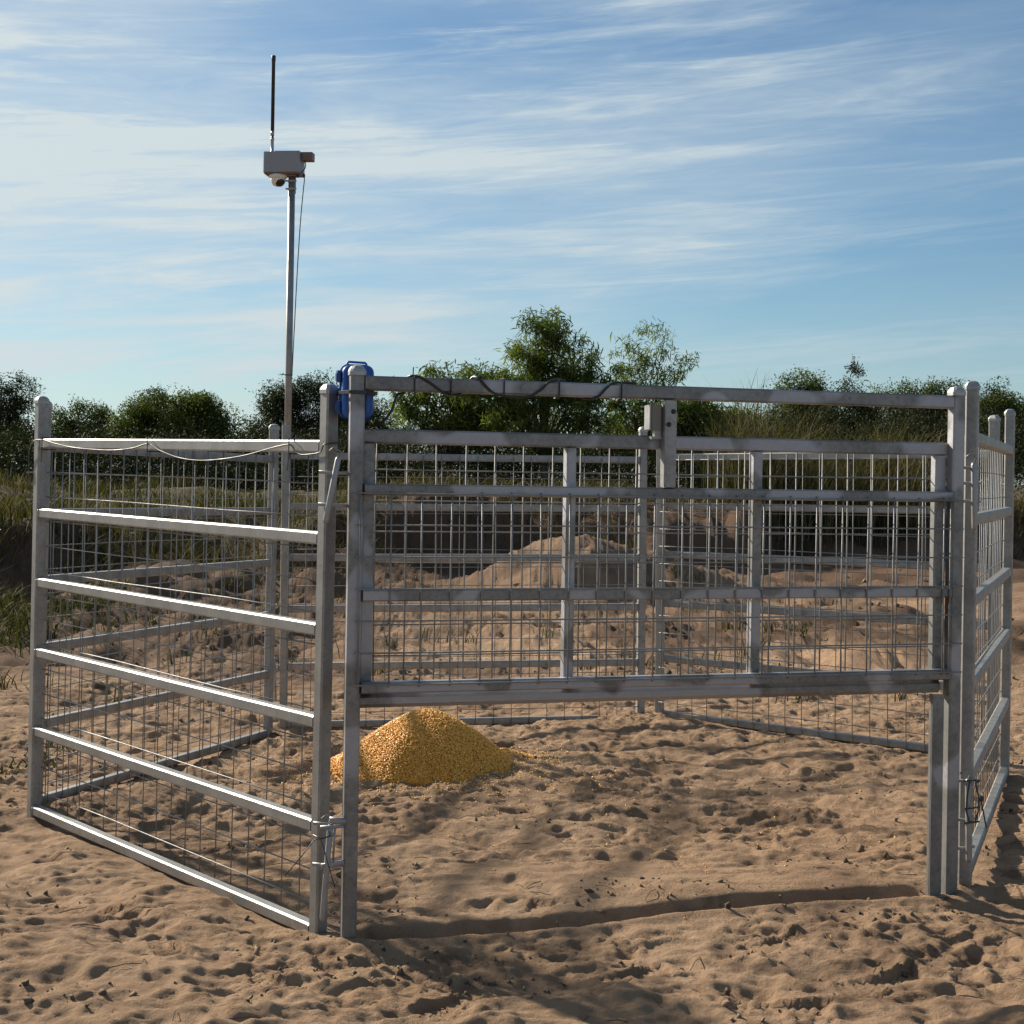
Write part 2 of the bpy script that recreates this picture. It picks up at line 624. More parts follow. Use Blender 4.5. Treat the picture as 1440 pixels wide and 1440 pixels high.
# hoof and boot dents
nd = 1900
px_ = np.concatenate([rng.uniform(-3.4, 3.9, nd // 2), rng.uniform(-9, 9, nd - nd // 2)])
py_ = np.concatenate([rng.uniform(3.5, 10.8, nd // 2), rng.uniform(3.5, 27, nd - nd // 2)])
for x0, y0 in zip(px_, py_):
    s_ = (x0 - GL[0]) * ca + (y0 - GL[1]) * sa
    n_ = -(x0 - GL[0]) * sa + (y0 - GL[1]) * ca
    if 0.15 < s_ < 2.2 and -0.1 < n_ < 0.6 and rng.random() < 0.6:
        continue
    a = rng.uniform(0, math.pi)
    if rng.random() < 0.45:
        ra, rb, dp = rng.uniform(0.10, 0.16), rng.uniform(0.045, 0.065), rng.uniform(0.005, 0.017)
    else:
        ra = rng.uniform(0.035, 0.085)
        rb, dp = ra * rng.uniform(0.65, 1.0), rng.uniform(0.003, 0.019)
    m = ra * 1.9
    i0, i1 = np.searchsorted(ys, (y0 - m, y0 + m))
    j0, j1 = np.searchsorted(xs, (x0 - m, x0 + m))
    if i1 - i0 < 3 or j1 - j0 < 3:
        continue
    X, Y = GX[i0:i1, j0:j1] - x0, GY[i0:i1, j0:j1] - y0
    u = (X * math.cos(a) + Y * math.sin(a)) / ra
    v = (-X * math.sin(a) + Y * math.cos(a)) / rb
    rr = np.sqrt(u * u + v * v) + 0.16 * np.sin(3 * np.arctan2(v, u) + a * 5) + 0.09 * np.sin(5 * np.arctan2(v, u) + a * 11)
    D[i0:i1, j0:j1] += -dp * np.exp(-(rr / 0.88) ** 4) + 0.36 * dp * np.exp(-((rr - 1.22) / 0.26) ** 2) * (0.55 + 0.45 * u)
    if rng.random() < 0.3:
        damp[i0:i1, j0:j1] = np.maximum(damp[i0:i1, j0:j1], 0.75 * np.exp(-(rr / 0.8) ** 4))
# clear boot prints with tread bars
for x0, y0, a in ((0.10, 5.62, 1.2), (0.42, 5.02, 0.5), (0.95, 5.30, 0.7), (1.22, 4.92, 0.35), (-0.75, 4.85, 2.5), (-1.15, 5.15, 2.2), (0.72, 6.35, 1.9), (1.15, 6.75, 1.6), (0.30, 6.75, 2.0), (1.45, 5.15, 1.0), (-0.15, 4.72, 0.9), (-1.55, 5.6, 2.7), (2.05, 5.35, 1.3), (0.85, 4.72, 2.9)):
    i0, i1 = np.searchsorted(ys, (y0 - 0.26, y0 + 0.26))
    j0, j1 = np.searchsorted(xs, (x0 - 0.26, x0 + 0.26))
    X, Y = GX[i0:i1, j0:j1] - x0, GY[i0:i1, j0:j1] - y0
    u = X * math.cos(a) + Y * math.sin(a)
    v = -X * math.sin(a) + Y * math.cos(a)
    hw = 0.050 - 0.012 * np.cos((u - 0.03) * 21)
    e = np.maximum(np.abs(u) / 0.145, np.abs(v) / hw)
    ins = sstep(e, 1.06, 0.90)
    rim = np.exp(-((e - 1.16) / 0.12) ** 2)
    old = D[i0:i1, j0:j1]
    flat = old.mean()
    D[i0:i1, j0:j1] = old * (1 - 0.8 * ins) + 0.8 * ins * flat - ins * (0.017 + 0.0045 * np.sign(np.sin(u * 200)) * (np.abs(u - 0.01) > 0.02)) + 0.008 * rim
# sand lies lower and calmer along the bottom rails
for a_, b_, k_ in ((PB, PA, 0.7), (PA2, PC, 0.5), (PF, PG, 0.5), (PI_, PH, 0.7)):
    ax_, ay_ = b_[0] - a_[0], b_[1] - a_[1]
    t_ = np.clip(((GX - a_[0]) * ax_ + (GY - a_[1]) * ay_) / (ax_ ** 2 + ay_ ** 2), 0, 1)
    dd = np.hypot(GX - a_[0] - t_ * ax_, GY - a_[1] - t_ * ay_)
    ww = k_ * np.exp(-(dd / 0.12) ** 2)
    D = D * (1 - ww) - 0.012 * ww
# sand banked up round the feet of the posts
for p_ in (PB, PA, PC, PD, PE, PF, PH, PI_, PG, GL, GR):
    dd = np.hypot(GX - p_[0], GY - p_[1]) * (1 + 0.25 * np.sin(3 * np.arctan2(GY - p_[1], GX - p_[0]) + p_[0] * 9))
    D += 0.020 * np.exp(-((dd - 0.05) / 0.055) ** 2)
# slot pressed by the gate, with the sand heaped up along it
slot = sstep(gs, -0.05, 0.12) * sstep(gs, 2.36, 2.2)
wob = 0.012 * np.sin(gs * 9) + 0.02 * np.sin(gs * 2.3)
qz = slot * np.exp(-((gn - 0.05) / 0.17) ** 4)
D = D * (1 - 0.7 * qz)
gw = gn + wob * 0.25 + 0.03 * fbm(gs * 1.7, gn * 0 + 2, 160, 3)
depth_ = 1 + 0.9 * fbm(gs * 2.3, gn * 3, 165, 3)
D += slot * (0.030 * sstep(gw, 0.075, 0.125) * sstep(gn, 0.75, 0.15) - 0.042 * depth_ * np.exp(-((gw - 0.050) / np.clip(0.048 + 0.05 * (depth_ - 1), 0.02, 0.09)) ** 2) + 0.022 * depth_ * np.exp(-((gw + 0.025) / 0.035) ** 2))
near = sstep(GY, 30, 20) * sstep(np.abs(GX), 16, 9)
D *= 0.86
GZ = GZ + D * near * (1 + 0.35 * sstep(GY, 11, 16)) + (1 - near) * fbm(GX * 0.6, GY * 0.6, 130, 4) * 0.25 * sstep(GY, 18, 30)
GZ += sstep(GY, 10.8, 14) * sstep(GY, 34, 26) * (np.abs(fbm(wx * 0.9, wy * 0.8, 135, 4, 0.42)) * 0.26 - 0.04 + 0.05 * fbm(wx * 2.6, wy * 1.6, 137, 3, 0.5)) * (1 + 0.6 * sstep(GX, -1, -3))
fl = foot_line(GX)
nz = fbm(GX * 0.7, GY * 0.5, 150, 4)
zone = sstep(GY + 4.5 * nz, fl - 12.5, fl - 2.5) * 0.92 + 0.15 * sstep(GY, fl - 1, fl)
zone = zone + sstep(GY, fl + 1.2, fl + 3)
md = np.exp(-((GX - 0.5) / 1.0) ** 4 - ((GY - 19.2) / 1.8) ** 4)
zone = zone * (1 - 0.45 * md)
zone += 0.6 * sstep(nz, 0.0, 0.3) * sstep(GY, 10.5, 13) * (zone < 0.5)
zone = np.maximum(zone, sstep(GX + 0.6 * nz, -0.8, -2.2) * sstep(GY + 2 * nz, 10.3, 13.0) * 0.8)
zone = np.maximum(zone, sstep(GX, -2.6, -4.2) * 0.5 * sstep(nz + 0.15 * (GY - 9), 0.1, 0.5))
ny_, nx_ = GX.shape
idx = np.arange(ny_ * nx_).reshape(ny_, nx_)
faces = np.stack([idx[:-1, :-1], idx[:-1, 1:], idx[1:, 1:], idx[1:, :-1]], -1).reshape(-1, 4)
ground = np_mesh('ground', np.stack([GX, GY, GZ], -1).reshape(-1, 3), faces, M['ground'], attrs={'zone': zone.ravel(), 'damp': damp.ravel()}, smooth=True)
tag(ground, 'churned pale brown sand with footprints, rising to a dark earth bank behind', kind='structure')


def surf(x, y):
    """height of the finished ground sheet (nearest grid corners)"""
    x = np.atleast_1d(x)
    y = np.atleast_1d(y)
    i = np.clip(np.searchsorted(ys, y), 1, len(ys) - 1)
    j = np.clip(np.searchsorted(xs, x), 1, len(xs) - 1)
    ty = (y - ys[i - 1]) / (ys[i] - ys[i - 1])
    tx = (x - xs[j - 1]) / (xs[j] - xs[j - 1])
    return (GZ[i - 1, j - 1] * (1 - tx) + GZ[i - 1, j] * tx) * (1 - ty) + (GZ[i, j - 1] * (1 - tx) + GZ[i, j] * tx) * ty


# ------------------------------------------------------------------ steel work
def cap_mesh(w=0.05, drop=0.009, h=0.026):
    b = MB()

    def sq(a, z, ch):
        return [Vector((x, y, z)) for x, y in ((a - ch, -a), (a, -a + ch), (a, a - ch), (a - ch, a), (-a + ch, a), (-a, a - ch), (-a, -a + ch), (-a + ch, -a))]
    a = w / 2 + 0.0035
    b.rings([sq(a, -drop, 0.008), sq(a, 0.004, 0.008), sq(a * 0.92, h * 0.45, 0.009), sq(a * 0.70, h * 0.82, 0.009), sq(a * 0.35, h, 0.006)])
    return b


def hardware_pin(z0, z1, x, y, lean=(0, 0)):
    b = MB()
    b.tube([(x + lean[0], y + lean[1], z0), (x, y, z1)], 0.0085, 8)
    return b


RAILS = (1.750, 1.428, 1.107, 0.783, 0.418, 0.050)


def make_panel():
    root = empty('cattle_panel', (0, 0, 0))
    for x in (0, L):
        p = MB()
        p.bar((x, 0, -0.06), (x, 0, 1.922), 0.05, 0.05, 0.006, up=(0, 1, 0))
        po = p.build('post', M['galv'], root)
        c = cap_mesh().build('post_cap', M['cap'], po)
        c.location = (x, 0, 1.922)
    for z in RAILS:
        r = MB()
        r.bar((0.025, 0, z - 0.0225), (L - 0.025, 0, z - 0.0225), 0.045, 0.045, 0.006)
        for x, q in ((0.0255, 1), (L - 0.0255, -1)):
            r.bar((x, 0, z - 0.0225), (x + q * 0.005, 0, z - 0.0225), 0.0495, 0.0495, 0.010)
        r.build('rail', M['galv'], root)
    w = MB()
    y = -0.0265
    n = 20
    for i in range(n):
        x = 0.05 + (L - 0.10) * i / (n - 1)
        w.tube([(x, y - 0.004, 0.012), (x + random.uniform(-.008, .008), y - 0.004 - random.random() * .008, 0.9), (x, y - 0.004, 1.738)], 0.0026, 6)
    z = 1.71
    while z > 0.03:
        w.tube([(0.012, y, z), (L * 0.3, y, z + random.uniform(-.005, .005)), (L * 0.7, y - 0.003, z + random.uniform(-.006, .006)), (L - 0.012, y, z)], 0.0026, 6)
        z -= 0.1145
    w.build('wire_mesh', M['wire'], root, True)
    # joining lugs on both ends, welded to the outer face of the posts
    for z in (1.60, 1.47, 0.40, 0.27):
        g = MB()
        g.bar((0.0, 0.034, z), (-0.072, 0.034, z), 0.018, 0.008, 0.002)
        g.build('hinge_lug', M['steel'], root)
    for z0, z1 in ((1.37, 1.63), (0.17, 0.43)):
        b = MB()
        b.tube([(-0.046, 0.052, z0), (-0.056, 0.034, z1)], 0.0075, 8)
        b.tube([(-0.056, 0.034, z1), (-0.054, 0.05, z1 + 0.018), (-0.040, 0.07, z1 + 0.014)], 0.006, 6)
        b.build('drop_pin', M['steel'], root, True)
    return root


def put_panel(o, p0, p1):
    az = math.atan2(p1[1] - p0[1], p1[0] - p0[0])
    t = math.atan2(p1[2] - p0[2], L)
    o.location = p0
    o.rotation_euler = (0, -t, az)


panel_labels = [
    ('galvanised cattle panel with six rails nearest the camera, left of the drop gate', PB, PA),
    ('galvanised cattle panel running back along the left side, behind the near left panel', PA2, PC),
    ('galvanised cattle panel across the back of the pen, behind the golden grain heap', PD, PE),
    ('galvanised cattle panel at the back right, seen slantwise through the drop gate', PF, PG),
    ('narrow looking galvanised cattle panel seen almost edge on, right of the drop gate', PI_, PH),
]
proto = make_panel()
panels = [proto]
for _ in range(4):
    panels.append(copy_tree(proto))
for o, (lab, a, b) in zip(panels, panel_labels):
    tag(o, lab, 'cattle panel', 'galvanised cattle panels forming the pen')
    put_panel(o, a, b)
# the back panel's first post carries the mast: no cap on it
for ch in children(panels[2]):
    if ch.name.startswith('post') and ch.type == 'MESH':
        for g in children(ch):
            if abs(g.location.x) < 0.1:
                bpy.data.objects.remove(g)

for k in (0, 4):
    for ch in children(panels[k]):
        if ch.name.startswith(('drop_pin', 'hinge_lug')):
            bpy.data.objects.remove(ch)

for ch in children(panels[1]):
    if ch.name.startswith('drop_pin') or (ch.name.startswith('hinge_lug') and ch.data.vertices[0].co.z < 1):
        bpy.data.objects.remove(ch)

# ------------------------------------------------------------------ the drop gate
gate = empty('drop_gate', GL, (0, 0, GATE_A))
tag(gate, 'tall steel drop gate frame with its mesh door held up over the open doorway', 'gate')
for s in (0.0, GATE_L):
    p = MB()
    p.bar((s, 0, -0.08), (s, 0, 1.946), 0.05, 0.05, 0.006, up=(0, 1, 0))
    po = p.build('post', M['gate'], gate)
    c = cap_mesh().build('post_cap', M['cap'], po)
    c.location = (s, 0, 1.946)
b = MB()
b.bar((0.025, 0, 1.911), (GATE_L - 0.025, 0, 1.911), 0.05, 0.05)
b.build('top_beam', M['gate'], gate)
# fixed upper frame behind the door
YF = 0.036
hf = empty_frame = None
b = MB()
b.bar((0.028, YF, 1.730), (GATE_L - 0.028, YF, 1.730), 0.046, 0.050)
fixed = b.build('fixed_frame', M['gate'], gate)
b = MB()
b.bar((0.028, YF, 0.815), (GATE_L - 0.045, YF, 0.815), 0.05, 0.050, 0.014)
b.build('bottom_bar', M['gate'], fixed)
for s in (0.049, 0.785, 1.515, GATE_L - 0.052):
    b = MB()
    b.bar((s, YF, 0.842), (s, YF, 1.7035), 0.036 if 0.1 < s < 2 else 0.042, 0.046, 0.004, up=(0, 1, 0))
    b.build('upright', M['gate'], fixed)
w = MB()
k = 0
s = 0.085
while s < GATE_L - 0.09:
    w.tube([(s, YF + 0.0275, 0.80), (s + random.uniform(-.004, .004), YF + 0.0275, 1.3), (s + random.uniform(-.003, .003), YF + 0.0275, 1.735)], 0.0030, 6)
    s += 0.1075
z = 1.615
while z > 0.82:
    w.tube([(0.035, YF + 0.034, z), (GATE_L - 0.05, YF + 0.034, z)], 0.0030, 6)
    z -= 0.1085
w.build('wire_mesh', M['wire'], fixed, True)
# lifted sliding door in front of it
YD = -0.014
b = MB()
b.bar((0.027, YD, 1.546), (GATE_L - 0.027, YD, 1.546), 0.040, 0.040, 0.005)
door = b.build('sliding_door', M['gate'], gate)
for z in (1.182, 0.866):
    b = MB()
    b.bar((0.027, YD, z), (GATE_L - 0.027, YD, z), 0.040, 0.040, 0.005)
    b.build('rail', M['gate'], door)
w = MB()
YM = -0.0385
for i in range(22):
    s = 0.012 + 0.1075 * i
    w.tube([(s, YM, 0.868), (s + random.uniform(-.003, .003), YM, 1.2), (s, YM, 1.542)], 0.0032, 6)
for i in range(7):
    z = 1.534 - 0.1095 * i
    w.tube([(-0.002, YM - 0.0065, z), (1.1, YM - 0.0065, z + random.uniform(-.002, .002)), (GATE_L + 0.012, YM - 0.0065, z)], 0.0032, 6)
w.tube([(GATE_L - 0.04, YM, 0.868), (GATE_L - 0.04, YM, 1.542)], 0.0032, 6)
w.build('wire_mesh', M['wire'], door, True)
b = MB()
b.bar((1.142, YD - 0.006, 1.568), (1.142, YD - 0.006, 1.882), 0.046, 0.046, 0.004, up=(0, 1, 0))
hang = b.build('hanger_post', M['galv'], door)
for s, z in ((1.15, 1.842), (1.133, 1.795)):
    b = MB()
    b.lathe((s, YD - 0.029, z), [(0.0001, 0.008), (0.007, 0.007), (0.009, 0.004), (0.009, 0), (0.013, -0.001), (0.013, -0.003)], 10, ax=(0, -1, 0))
    b.build('bolt', M['blackplastic'], door)
# the release catch under the beam
b = MB()
b.box((1.092, 0.0, 1.820), (0.044, 0.05, 0.092), 0.005)
catch = b.build('release_catch', M['tan'], gate)
b = MB()
b.box((1.105, 0.0, 1.762), (0.026, 0.03, 0.026), 0.003)
b.bar((1.078, 0, 1.746), (1.12, 0, 1.746), 0.03, 0.010, 0.002)
b.build('catch_bracket', M['steel'], catch)
b = MB()
b.bar((1.0675, -0.0, 1.776), (1.0675, -0.0, 1.864), 0.006, 0.055, 0.001, up=(0, 1, 0))
b.build('catch_lit_edge', M['steel'], catch)  # brighter strip added to paint the sunlit left edge of the catch
# guide channel behind the right post, below the fixed frame
b = MB()
b.bar((GATE_L - 0.071, -0.018, -0.08), (GATE_L - 0.071, -0.018, 0.790), 0.050, 0.008, 0.002, up=(0, 1, 0))
b.bar((GATE_L - 0.092, -0.004, -0.08), (GATE_L - 0.092, -0.004, 0.790), 0.008, 0.020, 0.002, up=(0, 1, 0))
b.build('guide_channel', M['gate'], gate)
# joining rods between gate and the near left panel
for z in (1.60, 1.49, 0.40, 0.26):
    b = MB()
    b.tube([(-0.02, -0.006, z), (-0.085, 0.0, z), (-0.125, 0.01, z + 0.004)], 0.0065, 7)
    b.build('hinge_rod', M['steel'], gate, True)
for z in (1.66, 1.60, 1.53, 0.45, 0.30, 0.19):
    b = MB()
    b.tube([(GATE_L + 0.02, -0.004, z), (GATE_L + 0.07, 0.0, z), (GATE_L + 0.115, 0.012, z)], 0.006, 7)
    b.build('hinge_rod', M['steel'], gate, True)


def gate_pt(s, n, z):
    return Vector((GL[0] + s * ca - n * sa, GL[1] + s * sa + n * ca, z))


# loose locking pipes hanging in the joints
def pin(name, a, b, label, group):
    m = MB()
    a, b = Vector(a), Vector(b)
    d = (b - a)
    m.tube([a, a + d * 0.04, b - d * 0.04, b], [0.007, 0.0105, 0.0105, 0.008], 10)
    root = empty(name, a)
    o = m.build('pipe', M['steel'], root, True)
    o.location = -a
    h = MB()
    h.tube([a + Vector((0, 0, -0.01)), a + Vector((0.008, -0.004, 0.018)), a + Vector((-0.016, -0.008, 0.034)), a + Vector((-0.03, 0, 0.02))], 0.0035, 6)
    o2 = h.build('wire_loop', M['wire'], root, True)
    o2.location = -a
    tag(root, label, 'locking pin', group)


pin('locking_pin', gate_pt(-0.062, -0.012, 1.655), gate_pt(-0.105, -0.02, 1.43), 'upper locking pipe leaning in the joint left of the gate, under the blue case', 'locking pins at the gate joints')
pin('locking_pin', gate_pt(-0.070, -0.012, 0.40), gate_pt(-0.095, -0.03, 0.08), 'lower locking pipe at sand level between near left panel and gate', 'locking pins at the gate joints')
pin('locking_pin', gate_pt(GATE_L + 0.072, -0.012, 1.68), gate_pt(GATE_L + 0.075, -0.02, 1.42), 'upper locking pipe in the joint right of the drop gate', 'locking pins at the gate joints')
pin('locking_pin', gate_pt(GATE_L + 0.066, -0.016, 0.46), gate_pt(GATE_L + 0.070, -0.024, 0.14), 'lower locking pipe behind the black tie rope right of the gate', 'locking pins at the gate joints')

# black tie rope round the lower right joint
t = empty('tie_rope', gate_pt(GATE_L + 0.07, -0.03, 0.3))
tag(t, 'short black tie rope knotted round the lower joint right of the gate', 'rope')
b = MB()
base = Vector(t.location)


def rl(s, n, z):
    return gate_pt(s, n, z) - base


b.tube([rl(GATE_L + .035, -.035, .455), rl(GATE_L + .07, -.045, .46), rl(GATE_L + .11, -.03, .455), rl(GATE_L + .115, 0, .44)], 0.0036, 7)
b.tube([rl(GATE_L + .06, -.04, .46), rl(GATE_L + .048, -.042, .40), rl(GATE_L + .045, -.042, .34), rl(GATE_L + .06, -.042, .30), rl(GATE_L + .085, -.042, .30), rl(GATE_L + .10, -.04, .345), rl(GATE_L + .098, -.04, .40), rl(GATE_L + .08, -.042, .46)], 0.0036, 7)
b.tube([rl(GATE_L + .04, -.04, .35), rl(GATE_L + .10, -.045, .355)], 0.0036, 7)
b.tube([rl(GATE_L + .04, -.04, .295), rl(GATE_L + .10, -.045, .30)], 0.0036, 7)
b.build('rope', M['rope'], t, True)
b = MB()
b.lathe(rl(GATE_L + .115, -.03, .385), [(0.004, -.012), (0.011, -.008), (0.013, 0), (0.011, .008), (0.004, .012)], 8, ax=(0.3, 1, 0))
b.build('knot', M['rope'], t, True)
b = MB()
b.tube([rl(GATE_L + .115, -.03, .385), rl(GATE_L + .128, -.03, .33), rl(GATE_L + .145, -.025, .27)], 0.003, 6)
b.build('loose_end', M['rope'], t, True)

# clamp head above the lower left joint
b = MB()
b.tube([gate_pt(-0.075, -0.022, 0.418), gate_pt(-0.02, -0.026, 0.412)], 0.0125, 10)
b.bar(gate_pt(-0.105, -0.02, 0.395), gate_pt(-0.022, -0.02, 0.395), 0.014, 0.010, 0.002)
b.bar(gate_pt(-0.10, -0.022, 0.262), gate_pt(-0.022, -0.024, 0.272), 0.010, 0.018, 0.002)
b.tube([gate_pt(-0.055, -0.02, 0.40), gate_pt(-0.06, -0.02, 0.27)], 0.004, 6)
tag(b.build('joint_clamp', M['steel'], None, True), 'bright metal clamp closing the lower joint left of the gate', 'clamp')

# thin tie wire at the lower left joint
b = MB()
q = gate_pt(-0.12, -0.03, 0.37)
b.tube([q + Vector((-0.10, -0.035, -0.13)), q + Vector((-0.05, -0.03, -0.07)), q + Vector((-0.005, -0.012, -0.012)), q + Vector((0.04, -0.02, 0.0))], 0.0020, 6)
b.tube([q + Vector((0.02, -0.02, -0.01)), q + Vector((0.045, -0.03, -0.09)), q + Vector((0.068, -0.02, -0.17))], 0.0017, 6)
b.tube([q + Vector((-0.01, -0.01, 0.004)), q + Vector((0.02, -0.03, -0.004)), q + Vector((0.05, -0.02, 0.004)), q + Vector((0.04, 0.03, 0.01))], 0.0026, 6)
tag(b.build('tie_wire', M['black'], None, True), 'thin dark tie wire poking out of the lower left gate joint', 'wire')

# ------------------------------------------------------------------ blue case strapped to the gate post
case = empty('equipment_case', gate_pt(0.012, 0.079, 1.884), (0, 0, GATE_A))
tag(case, 'bright blue hard plastic case strapped behind the top of the left gate post', 'case')


def rounded_case(y0, y1, w, h, r, inset=0.0):
    out = []
    for y, e in ((y0, 0.006), (y0 + 0.006, 0), (y1 - 0.006, 0), (y1, 0.006)):
        a, c = w / 2 - e - inset, h / 2 - e - inset
        ring = []
        for cx, cz, s0 in ((a - r, c - r, 0), (-a + r, c - r, 90), (-a + r, -c + r, 180), (a - r, -c + r, 270)):
            for k in range(5):
                t_ = R(s0 + 22.5 * k)
                ring.append(Vector((cx + r * math.cos(t_), y, cz + r * math.sin(t_))))
        out.append(ring)
    return out


b = MB()
b.rings(rounded_case(-0.046, -0.004, 0.108, 0.182, 0.026))
b.rings(rounded_case(-0.051, -0.044, 0.086, 0.160, 0.018))
b.build('lid', M['blue'], case, True)
b = MB()
b.rings(rounded_case(0.004, 0.050, 0.108, 0.182, 0.026))
b.rings(rounded_case(-0.005, 0.005, 0.118, 0.192, 0.030))
b.build('tub', M['blue'], case, True)
b = MB()
b.tube([(-0.032, 0.0, 0.09), (-0.032, 0, 0.100), (-0.028, 0, 0.104), (0.030, 0, 0.102), (0.034, 0, 0.098), (0.034, 0, 0.09)], 0.0042, 8)
b.build('handle', M['blue'], case, True)
for z in (0.052, -0.055):
    b = MB()
    b.box((-0.063, -0.002, z), (0.014, 0.036, 0.040), 0.003)
    b.bar((-0.071, -0.002, z - 0.016), (-0.071, -0.002, z + 0.010), 0.005, 0.028, 0.001, up=(0, 1, 0))
    b.build('latch', M['bluedark'], case)
for x in (-0.03, 0.0, 0.03):
    b = MB()
    b.bar((x, -0.0525, -0.075), (x, -0.0525, -0.005), 0.010, 0.006, 0.001, up=(0, 1, 0))
    b.build('rib', M['blue'], case)
b = MB()
for z in (-0.006,):
    pts = [(-0.042, -0.108), (0.018, -0.108), (0.062, -0.060), (0.0625, 0.058), (-0.0625, 0.058), (-0.0625, -0.055)]
    ring_o = [Vector((x, y, z)) for x, y in pts]
    for i in range(len(ring_o)):
        p, q_ = ring_o[i], ring_o[(i + 1) % len(ring_o)]
        b.bar(p, q_, 0.003, 0.012, 0.0005)
b.build('strap', M['black'], case)

# ------------------------------------------------------------------ cables
def smooth_path(pts, n=6):
    pts = [Vector(p) for p in pts]
    out = []
    for i in range(len(pts) - 1):
        p0 = pts[max(i - 1, 0)]
        p1, p2 = pts[i], pts[i + 1]
        p3 = pts[min(i + 2, len(pts) - 1)]
        for k in range(n):
            t_ = k / n
            out.append(0.5 * ((2 * p1) + (p2 - p0) * t_ + (2 * p0 - 5 * p1 + 4 * p2 - p3) * t_ ** 2 + (3 * p1 - p0 - 3 * p2 + p3) * t_ ** 3))
    out.append(pts[-1])
    return out


def tie_loop(b, s, zc, h=0.062, d=0.062, r=0.0025, tail=None):
    pts = [(s, -d / 2, zc - h / 2), (s, -d / 2, zc + h / 2), (s, d / 2, zc + h / 2), (s, d / 2, zc - h / 2), (s, -d / 2, zc - h / 2)]
    for p, q_ in zip(pts[:-1], pts[1:]):
        b.tube([p, q_], r, 5)
    if tail:
        b.tube([(s, 0, zc + h / 2), (s + tail[0], 0.005, zc + h / 2 + tail[1])], r * 0.8, 5)


gc = empty('cable', GL, (0, 0, GATE_A))
tag(gc, 'black cable wound along the top beam of the drop gate', 'cable', 'cables tied to the rails')
zc = 1.911
fr, bk = -0.031, 0.031
b = MB()
b.tube(smooth_path([(0.05, 0.05, 1.79), (0.065, 0.045, 1.768), (0.09, 0.03, 1.775), (0.12, 0.0, 1.815), (0.14, 0.0, 1.872), (0.17, 0.022, 1.884), (0.175, bk, 1.925), (0.185, fr * .3, 1.9405), (0.215, fr, 1.936), (0.25, fr, 1.918), (0.285, fr, 1.893), (0.31, fr * .8, 1.8815), (0.36, 0, 1.881), (0.39, bk, 1.90), (0.41, 0.01, 1.942), (0.425, fr * .9, 1.9395), (0.45, fr, 1.912), (0.48, fr, 1.888), (0.52, fr * .9, 1.880), (0.58, fr * .9, 1.879), (0.615, fr, 1.884), (0.65, fr, 1.905), (0.68, fr, 1.934), (0.705, fr * .5, 1.942), (0.74, 0.0, 1.943), (0.80, bk, 1.90), (0.84, 0.01, 1.881), (0.865, fr, 1.888), (0.895, fr, 1.918), (0.92, fr * .8, 1.938), (0.96, fr * .4, 1.9425), (1.0, 0.0, 1.9425), (1.02, 0.01, 1.941)], 5), 0.0046, 7)
b.build('sheath', M['black'], gc, True)
for s, tail in ((0.196, (0.002, 0.03)), (0.325, (-0.012, 0.05)), (0.517, None), (0.72, None), (0.955, None)):
    b = MB()
    tie_loop(b, s, zc, 0.062, 0.062, 0.0028, tail)
    b.build('cable_tie', M['black'], gc)

pc = empty('cable', PB)
put_panel(pc, PB, PA)
tag(pc, 'thin shiny cable draped along the top rail of the near left panel', 'cable', 'cables tied to the rails')


def prl(px_frac, y, z):
    return (px_frac * L, y, z)


b = MB()
# local x runs from the gate end (0) to the far left post (1); +y is outside
b.tube(smooth_path([(-0.045, -0.05, 1.750), (-0.04, -0.02, 1.742), (-0.033, 0.022, 1.738), (-0.018, 0.033, 1.732), (0.004, 0.031, 1.708), (0.06, 0.03, 1.700), (0.13, 0.03, 1.698), (0.165, 0.03, 1.712), (0.20, 0.03, 1.733), (0.30, 0.032, 1.722), (0.5, 0.034, 1.690), (0.70, 0.034, 1.672), (0.85, 0.034, 1.668), (1.0, 0.033, 1.678), (1.15, 0.032, 1.705), (1.25, 0.030, 1.730), (1.38, 0.031, 1.712), (1.55, 0.032, 1.702), (1.75, 0.032, 1.704), (1.95, 0.031, 1.712), (2.12, 0.030, 1.728), (2.25, 0.031, 1.744), (2.33, 0.036, 1.738), (2.375, 0.036, 1.700), (2.395, 0.03, 1.64), (2.385, 0.03, 1.57), (2.375, 0.02, 1.52)], 5), 0.0026, 7)
b.build('sheath', M['cablegrey'], pc, True)
for s in (0.20, 1.25, 2.25):
    b = MB()
    tie_loop(b, s, 1.7275, 0.055, 0.066, 0.0022)
    b.tube([(s, 0.033, 1.70), (s + 0.004, 0.034, 1.64)], 0.002, 5)
    b.build('cable_tie', M['black'], pc)

# ------------------------------------------------------------------ camera mast
mx, my = PD[0], PD[1]
mast = empty('camera_mast', (mx, my, 0), (0, 0, R(-6)))
tag(mast, 'tall slim mast with a surveillance camera, grey box and black antenna on top', 'camera mast')
b = MB()
b.tube([(0, 0, 1.2), (0, 0, 3.47)], 0.0215, 14)
b.build('pole', M['galv'], mast, True)
b = MB()
b.tube([(0, 0, 2.21), (0, 0, 2.216)], 0.024, 12)
b.tube([(0, -0.02, 2.213), (-0.05, -0.024, 2.217)], 0.003, 5)
b.build('cable_tie', M['black'], mast)
b = MB()
b.box((-0.052, 0, 3.545), (0.232, 0.15, 0.128), 0.006)
bx = b.build('equipment_box', M['whitebox'], mast)
b = MB()
b.box((-0.02, 0, 3.613), (0.16, 0.12, 0.006), 0.002)
b.build('lid', M['whitebox'], bx)
b = MB()
b.box((-0.052, 0, 3.476), (0.222, 0.14, 0.008), 0.003)
b.build('base_plate', M['brown'], bx)
b = MB()
b.box((0.100, 0, 3.587), (0.074, 0.075, 0.050), 0.005)
b.build('side_unit', M['brown'], mast)
b = MB()
prof = [(0.058, 0.0), (0.060, -0.012), (0.054, -0.018), (0.050, -0.022)]
